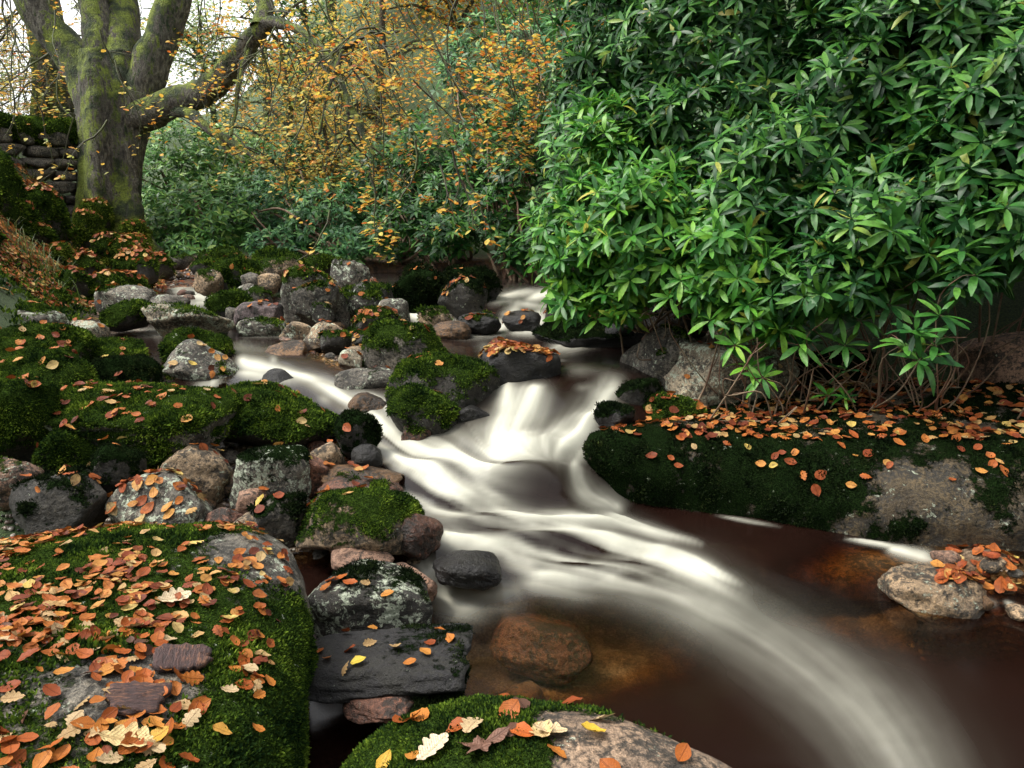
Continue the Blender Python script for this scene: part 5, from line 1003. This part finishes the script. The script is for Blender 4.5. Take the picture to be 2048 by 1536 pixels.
# ------------------------------------------------------------------ fallen leaves
def beech_leaf(g):
    s = np.linspace(0, 1, 9); w = .34 * np.sin(np.pi * s ** .85) ** .8 * g.uniform(.85, 1.1); w[0] = .008; w[-1] = .004; c1, c2, tw = g.uniform(-.25, .55), g.uniform(-.1, .5), g.uniform(-.3, .3); V, Q = [], []
    for i in range(9):
        wave = .025 * math.sin(i * 2.3 + g.uniform(0, 3))
        for y in (1, .5, 0, -.5, -1): V.append((s[i] - .5, w[i] * y * (1 + .04 * (i % 2)), c1 * (s[i] - .5) ** 2 + c2 * (w[i] * y) ** 2 * 2.5 + tw * (s[i] - .5) * w[i] * y + wave * abs(y) + .012 * (i % 2) * abs(y)))
    for i in range(8):
        for j in range(4): a = i * 5 + j; Q.append((a, a + 5, a + 6, a + 1))
    return np.array(V), np.array(Q)
def oak_leaf(g):
    n = 37; s = np.linspace(0, 1, n); w = .30 * (np.sin(np.pi * np.clip(s, .02, .98) ** 1.25)) ** .7 * (.62 + .50 * np.abs(np.sin(np.pi * 4.5 * s + .3)) ** .7); w[0] = .01; w[-1] = .02; w[:3] *= .5; c1, c2, tw = g.uniform(-.4, .7), g.uniform(-.4, .8), g.uniform(-.8, .8); V, Q = [], []
    for i in range(n):
        for y in (1, .45, 0, -.45, -1): q = w[i] * y; V.append((s[i] - .5 + .08 * abs(y) * w[i], q, c1 * (s[i] - .5) ** 2 + c2 * q * q * 2 + tw * (s[i] - .5) * q + .012 * math.sin(i * .9) * abs(y)))
    for i in range(n - 1):
        for j in range(4): a = i * 5 + j; Q.append((a, a + 5, a + 6, a + 1))
    return np.array(V), np.array(Q)
def maple_leaf(g):
    a = np.linspace(-math.pi, math.pi, 61)[:-1]; r = .22 + .30 * np.maximum(0, np.cos(a * 2.5)) ** 1.6 * (1 - .35 * np.abs(a) / math.pi) + .03 * np.cos(a * 17); V = [(0, 0, 0)]; c = g.uniform(.1, .6)
    for f in (.5, 1):
        for k in range(60): q = r[k] * f; V.append((q * math.cos(a[k]), q * math.sin(a[k]), c * q * q + .05 * f * math.sin(a[k] * 5)))
    Q = [(0, 1 + k, 1 + (k + 1) % 60) for k in range(60)]; Q4 = [(1 + k, 61 + k, 61 + (k + 1) % 60, 1 + (k + 1) % 60) for k in range(60)]
    return np.array(V), (Q, Q4)
_g = np.random.default_rng(5)
BEECH = [beech_leaf(_g) for _ in range(10)]; OAK = [oak_leaf(_g) for _ in range(7)]; MAPLE = [maple_leaf(_g) for _ in range(2)]
def lmesh(nm, V, Q): return mesh_np(nm, V, quads=Q, attrs={'lx': V[:, 0], 'ly': V[:, 1]})
ME_B = [lmesh("beech_leaf", *l) for l in BEECH]; ME_O = [lmesh("oak_leaf", *l) for l in OAK]; ME_M = [mesh_np("maple_leaf", V, quads=Q[1], tris=Q[0], attrs={'lx': V[:, 0], 'ly': V[:, 1]}) for V, Q in MAPLE]
for m in ME_B + ME_O + ME_M: m.materials.append(M_FALLEN)
# what a leaf dropped from above lands on
vs, ts, own, k = [], [], [], 0
for i, (o, v, T) in enumerate(ROCKS): vs.append(v); ts.append(T + k); own.append(np.full(len(T), i)); k += len(v)
gq = grid_quads(*GX.shape); gv = np.stack([GX, GY, GZ], -1).reshape(-1, 3); ts.append(np.vstack([gq[:, [0, 1, 2]], gq[:, [0, 2, 3]]]) + k); vs.append(gv); own.append(np.full(len(gq) * 2, -1))
VS, TS, OWN = np.vstack(vs), np.vstack(ts), np.concatenate(own)
BVH = BVHTree.FromPolygons([Vector(v) for v in VS], TS.tolist())
CAMV = Vector((0, 0, CAMZ))
def drop(x, y, zt=3.5):
    return BVH.ray_cast(Vector((x, y, zt)), Vector((0, 0, -1)))
def at_pixel(px, py):
    d = Vector(D(px, py, 1.0)) - CAMV; return BVH.ray_cast(CAMV, d.normalized())
def seen(p):
    d = p - CAMV; h = BVH.ray_cast(CAMV, d.normalized()); return h[0] is not None and h[3] > d.length - .03
COLS = {'rust': [(.30, .07, .010), (.36, .085, .013), (.24, .05, .010), (.40, .105, .015)], 'orange': [(.40, .125, .018), (.47, .165, .025), (.36, .10, .016), (.50, .21, .035)], 'tan': [(.46, .31, .15), (.52, .39, .22), (.38, .25, .11)], 'yellow': [(.58, .36, .045), (.54, .31, .04)], 'brown': [(.10, .05, .035), (.14, .07, .045)]}
def put_leaf(mesh, loc, nor, size, col, label, name, group=None, lift=.004, yaw=None, jit=.30):
    o = bpy.data.objects.new(name, mesh); COL.objects.link(o)
    z = Vector(nor) + Vector(RNG.normal(size=3)) * jit; z.normalize(); a = RNG.uniform(0, 6.28) if yaw is None else yaw; x = Vector((math.cos(a), math.sin(a), 0)); x = (x - z * x.dot(z)).normalized(); y = z.cross(x)
    o.matrix_world = Matrix(((x.x * size, y.x * size, z.x * size, loc[0] + nor[0] * lift), (x.y * size, y.y * size, z.y * size, loc[1] + nor[1] * lift), (x.z * size, y.z * size, z.z * size, loc[2] + nor[2] * lift), (0, 0, 0, 1)))
    o.color = (*col, 1); return tag(o, label, "leaf", group)
LITTER = []                                   # (pos, normal, size, kind) for the loose mass of leaves
IDX = {o: i for i, (o, v, T) in enumerate(ROCKS)}
iBIG, iFRONT, iLEDGE = IDX[BIG], IDX[FRONT], IDX[LEDGE]
KINDLAB = {('b', 'rust'): "rust-red fallen beech leaf", ('b', 'orange'): "orange fallen beech leaf", ('o', 'tan'): "curled tan oak leaf", ('b', 'tan'): "pale tan fallen beech leaf", ('o', 'orange'): "lobed orange-brown oak leaf", ('b', 'yellow'): "yellow fallen beech leaf", ('b', 'brown'): "dark brown decayed beech leaf"}
def pick():
    r = RNG.random(); return ('b', 'rust') if r < .36 else ('b', 'orange') if r < .70 else ('o', 'tan') if r < .88 else ('b', 'tan') if r < .92 else ('o', 'orange') if r < .945 else ('b', 'brown') if r < .985 else ('b', 'yellow')
def single(k, loc, nor, size, where, extra=0.0, lift=None):
    me = ME_B[RNG.integers(len(ME_B))] if k[0] == 'b' else ME_O[RNG.integers(len(ME_O))]; c = COLS[k[1]][RNG.integers(len(COLS[k[1]]))]; lab = KINDLAB[k] + " " + where
    return put_leaf(me, loc, nor, size * (1.2 if k[0] == 'o' else 1), c, lab, "oak_leaf" if k[0] == 'o' else "beech_leaf", lab.replace(" leaf ", " leaves ") , lift=RNG.uniform(.004, .016) + extra)
# on the huge boulder: denser to the left and along the far edge
n = 0; tries = 0; BIGL = []
while n < 800 and tries < 16000:
    tries += 1; x, y = RNG.uniform(-2.1, -.42), RNG.uniform(.85, 2.42); loc, nor, fi, _ = drop(x, y)
    if loc is None or OWN[fi] != iBIG or nor.z < .72: continue
    px, py, t = proj(loc)
    if px < -20 or py > 1560: continue
    cl = .42 + 1.2 * vn(np.array([x * 5.5, y * 5.5, 0.0]), 77); w = (1.0 if px < 330 else .62 if px < 520 else .25) * (1.3 if py < 1180 else 1.0) * np.clip(cl, .10, 1.2)
    if px + (py - 1060) * .28 > 640: w *= .15
    if RNG.random() > w: continue
    BIGL.append((t, pick(), loc, nor, RNG.uniform(.027, .047))); n += 1
BIGL.sort(key=lambda q: q[0])
for q in BIGL[:235]: single(q[1], q[2], q[3], q[4], "lying on the huge mossy boulder")
for q in BIGL[235:]: LITTER.append((np.array(q[2]), np.array(q[3]), q[4] * .95))
m = 0
while m < 30:
    x, y = RNG.uniform(-.45, .52), RNG.uniform(.85, 1.6); loc, nor, fi, _ = drop(x, y)
    if loc is None or OWN[fi] != iFRONT or nor.z < .55: continue
    px, py, t = proj(loc)
    if py > 1550 or py < 1440 and RNG.random() < .6: continue
    m += 1
    if m <= 16: single(pick(), loc, nor, RNG.uniform(.045, .066), "on the low domed boulder nearest the viewer")
def hand(px, py, kind, col, size, label, yaw=None, name=None):
    loc, nor, fi, _ = at_pixel(px, py)
    if loc is None: return
    me = {'b': ME_B, 'o': ME_O, 'm': ME_M}[kind]; me = me[RNG.integers(len(me))]
    put_leaf(me, loc, nor, size * .8, col, label, name or {'b': 'beech_leaf', 'o': 'oak_leaf', 'm': 'maple_leaf'}[kind], yaw=yaw, jit=.12, lift=.012)
hand(868, 1508, 'o', (.66, .55, .38), .115, "large pale oak leaf on the moss of the front domed boulder", .9)
hand(1085, 1478, 'o', (.62, .46, .22), .10, "twisted golden oak leaf standing at the moss edge of the front domed boulder", 1.9)
hand(965, 1500, 'm', (.16, .085, .06), .15, "big dark brown maple leaf on the front domed boulder", .4)
hand(1098, 1472, 'o', (.64, .50, .30), .10, "broad tan oak leaf beside the dark maple leaf", .2)
hand(1185, 1472, 'b', (.66, .44, .05), .075, "bright yellow beech leaf on the bare part of the front domed boulder", .3)
hand(1045, 1475, 'b', (.46, .11, .02), .075, "rust-orange beech leaf between the dark maple leaf and the yellow leaf", -.5)
hand(718, 1328, 'b', (.66, .50, .06), .062, "small yellow leaf lying on the flat black wet slab", .2)
hand(440, 1470, 'b', (.60, .32, .06), .055, "round orange leaf alone on the right side of the huge mossy boulder", .2)
hand(250, 1490, 'o', (.66, .50, .24), .13, "largest yellow-tan oak leaf near the front of the huge mossy boulder", .3)
hand(385, 1090, 'o', (.66, .48, .14), .10, "upright golden oak leaf at the crest of the huge mossy boulder", 1.4)
hand(345, 1205, 'o', (.66, .54, .36), .11, "crumpled pale oak leaf in the middle of the huge mossy boulder", .8)
for (px, py, c) in [(640,1305,'rust'),(690,1270,'rust'),(745,1262,'orange'),(790,1300,'tan'),(860,1290,'rust'),(850,1310,'orange'),(900,1280,'orange'),(690,1340,'tan'),(655,1320,'orange'),(820,1330,'orange'),(740,1290,'tan'),(880,1268,'orange'),(610,1335,'orange'),(700,1302,'rust')]:
    loc, nor, fi, _ = at_pixel(px, py)
    if loc is not None and nor.z > .4: single(('b' if c != 'tan' else 'o', c), loc, nor, RNG.uniform(.036, .05), "scattered on the flat black wet slab")
for (px, py, c) in [(665,1165,'rust'),(682,1160,'rust'),(700,1172,'rust'),(650,1160,'tan'),(730,1168,'tan'),(775,1190,'orange'),(655,1178,'orange')]:
    loc, nor, fi, _ = at_pixel(px, py)
    if loc is not None: single(('b', c), loc, nor, RNG.uniform(.045, .06), "on the blocky lichen-speckled boulder")
# the rest: litter on rocks, ledge, shingle and bank
def scatter(n, box, ok, size=(.04, .07), lift=0.0):
    x0, x1, y0, y1 = box; c = 0
    for _ in range(n * 9):
        if c >= n: break
        x, y = RNG.uniform(x0, x1), RNG.uniform(y0, y1); loc, nor, fi, _ = drop(x, y)
        if loc is None or nor.z < .45: continue
        px, py, t = proj(loc)
        if not (-60 < px < 2110 and py < 1580) or not ok(x, y, px, py, OWN[fi], loc): continue
        LITTER.append((np.array(loc) + np.array([0, 0, lift]), np.array(nor), RNG.uniform(*size))); c += 1
def ledge_ok(x, y, px, py, ow, loc):
    return ow == iLEDGE and py < 985 and RNG.random() < (.95 if py < 880 else .12) * (.35 + .65 * (vn(np.array([x * 3, y * 3, 0]), 12) > -.2)) * (1.0 if px > 1330 else .45)
scatter(760, (.5, 4.2, 3.0, 5.4), ledge_ok)
def top_ok(lab, p=1.0):
    i = IDX[BY_LABEL[lab]]; return lambda x, y, px, py, ow, loc: ow == i and RNG.random() < p
def box_of(o): v = ROCKS[IDX[o]][1]; return (v[:, 0].min(), v[:, 0].max(), v[:, 1].min(), v[:, 1].max())
for lab, n in [("flat-topped boulder in mid stream carpeted with orange leaves", 230), ("flat-topped grey lichen-spotted boulder scattered with orange leaves", 34), ("slanting dark boulder with a line of red leaves down its edge", 30), ("low dark stone topped by a patch of red leaves", 26), ("tall block of rock with lichen face and leaves caught on a ledge", 18), ("lower lichen boulder with orange leaves, set against the tall block", 14), ("dark wet boulder sprinkled with orange leaves, under the overhanging leaves", 40), ("round wet boulder with water curtains sliding over it", 12), ("broad mossy boulder with leaves on top beside the barrel-shaped one", 20), ("mossy boulder dotted with yellow leaves left of the upstream dome", 14), ("broad mossy boulder with leaves along its back, upstream of the lumpy mossy one", 10), ("mossy hump with red leaves in its hollow, next to the white-crusted stone", 16), ("long mossy boulder with a bare pale lichen patch on its belly", 26), ("tall mossy dome right of the small chute", 10), ("broad mossy boulder behind the one with the line of red leaves", 8), ("huge round mossy boulder cut by the left edge of view", 4), ("low stone strewn with leaves behind the dark triangular boulder", 12), ("slanting lichen-crusted slab propping the mossy rounded boulder", 10), ("wet black boulder parting the small fall", 8), ("rounded tan granite boulder capped with dark moss at the cascade edge", 2), ("large pale lichen-whitened boulder under the rhododendron", 20), ("dark shaded rock at the back of the leafy ledge", 30)]:
    scatter(n, box_of(BY_LABEL[lab]), top_ok(lab))
inch = lambda x, y: float(chan(np.array([x]), np.array([y]))[0]) > .35
def any_ok(x, y, px, py, ow, loc): return not inch(x, y) and ow not in (iBIG, iFRONT, iLEDGE) and loc.z > water_z(x, y) - .01 and px < 1250
scatter(800, (-3.2, .2, 2.6, 6.5), lambda *a: any_ok(*a) and RNG.random() < (.5 if a[4] < 0 else .15))
scatter(330, (-6.0, .2, 6.4, 10.0), lambda *a: any_ok(*a) and a[3] < 640 and RNG.random() < (.9 if a[4] < 0 else .2))
scatter(5200, (-8.2, -3.6, 5.6, 11.5), lambda x, y, px, py, ow, loc: 330 < py < 620 and px < 330 and RNG.random() < .45 + .55 * (vn(np.array([x * 1.6, y * 1.6, 0]), 31) > -.1), (.046, .074), .022)
print('bank', len(LITTER))

for _ in range(900):
    x, y = (RNG.uniform(-6, -1.8), RNG.uniform(1.0, 6.0)) if _ < 700 else (RNG.uniform(2.4, 4.5), RNG.uniform(2.8, 5.2)); loc, nor, fi, _d = drop(x, y)
    if loc is not None and nor.z > .4 and (x > 0 or OWN[fi] != iBIG) and vn(np.array([x * 2, y * 2, 0.0]), 15) > -.15: LITTER.append((np.array(loc) + np.array([0, 0, .015]), np.array(nor), RNG.uniform(.04, .07)))
scatter(260, (1.7, 2.7, 2.55, 3.3), lambda x, y, px, py, ow, loc: loc.z > .0 and px > 1865 and (py > 1155 or RNG.random() < .25) and ow != iLEDGE, (.05, .08))
P_, N_, S_ = (np.array([q[i] for q in LITTER]) for i in range(3))
pickk = RNG.integers(0, len(BEECH) + 2, len(P_)); Vs, Qs, LX, LY, k = [], [], [], [], 0
M = rot_frames(rand_dirs(len(P_)), N_ + rand_dirs(len(P_)) * .38) * S_[:, None, None]; P_ = P_ + N_ * RNG.uniform(.004, .016, len(P_))[:, None]
for i in range(len(BEECH) + 2):
    s = pickk == i; V0, Q0 = (BEECH + OAK[:2])[i]
    if s.any(): V, Q = replicate(V0, Q0, M[s], P_[s]); Vs.append(V); Qs.append(Q + k); k += len(V); LX.append(np.tile(V0[:, 0], s.sum())); LY.append(np.tile(V0[:, 1], s.sum()))
litter = link("leaf_litter", mesh_np("leaf_litter", np.vstack(Vs), quads=np.vstack(Qs), attrs={'lx': np.concatenate(LX), 'ly': np.concatenate(LY)}), M_LITTER); litter['kind'] = 'stuff'; litter['label'] = "autumn leaves scattered over the rocks and banks"; litter['category'] = 'leaves'
print("litter", len(P_), "single", n)
# two pieces of bark on the huge boulder
def bark(label, cxy, rx, ry, yaw, seed):
    loc, nor, fi, _ = at_pixel(*cxy); rx *= .9; ry *= .8; g = np.random.default_rng(seed); a = np.linspace(0, 2 * np.pi, 40, endpoint=False); r = 1 + .32 * vn(np.stack([np.cos(a) * 1.5, np.sin(a) * 1.5, a * 0], -1), seed) + .14 * vn(np.stack([np.cos(a) * 5, np.sin(a) * 5, a * 0], -1), seed + 1) + .025 * g.normal(size=40)
    r = r / np.maximum(np.abs(np.cos(a)), np.abs(np.sin(a)))  ** .45; rings = []
    for f, z in ((.001, .014), (.25, .014), (.45, .013), (.65, .0125), (.85, .0115), (1, .008), (1.0, -.002), (.5, -.002)):
        x, y = rx * r * f * np.cos(a), ry * r * f * np.sin(a); rings.append(np.stack([x, y, z + .004 * fbm(np.stack([x * 60, y * 60, x * 0], -1), 3, seed) * (z > 0) + .5 * x * x], -1))
    V = np.array(rings); k = 40; idx = np.arange(V.shape[0] * k).reshape(-1, k); A, B = idx[:-1], idx[1:]; Q = np.stack([A, np.roll(A, -1, 1), np.roll(B, -1, 1), B], -1).reshape(-1, 4)
    o = link("bark_fragment", mesh_np("bark_fragment", V.reshape(-1, 3), quads=Q[:, ::-1]), M_BARKBIT); z = Vector(nor); x = Vector((math.cos(yaw), math.sin(yaw), 0)); x = (x - z * x.dot(z)).normalized(); y = z.cross(x)
    o.matrix_world = Matrix(((x.x, y.x, z.x, loc.x + z.x * .008), (x.y, y.y, z.y, loc.y + z.y * .008), (x.z, y.z, z.z, loc.z + z.z * .008), (0, 0, 0, 1))); tag(o, label, "bark")
M_BARKBIT = mat_barkbit()
bark("larger purplish-brown piece of bark lying on the huge mossy boulder", (362, 1325), .062, .068, .3, 3)
bark("smaller dark crumbling piece of bark near the front of the huge mossy boulder", (270, 1410), .045, .07, 1.9, 8)
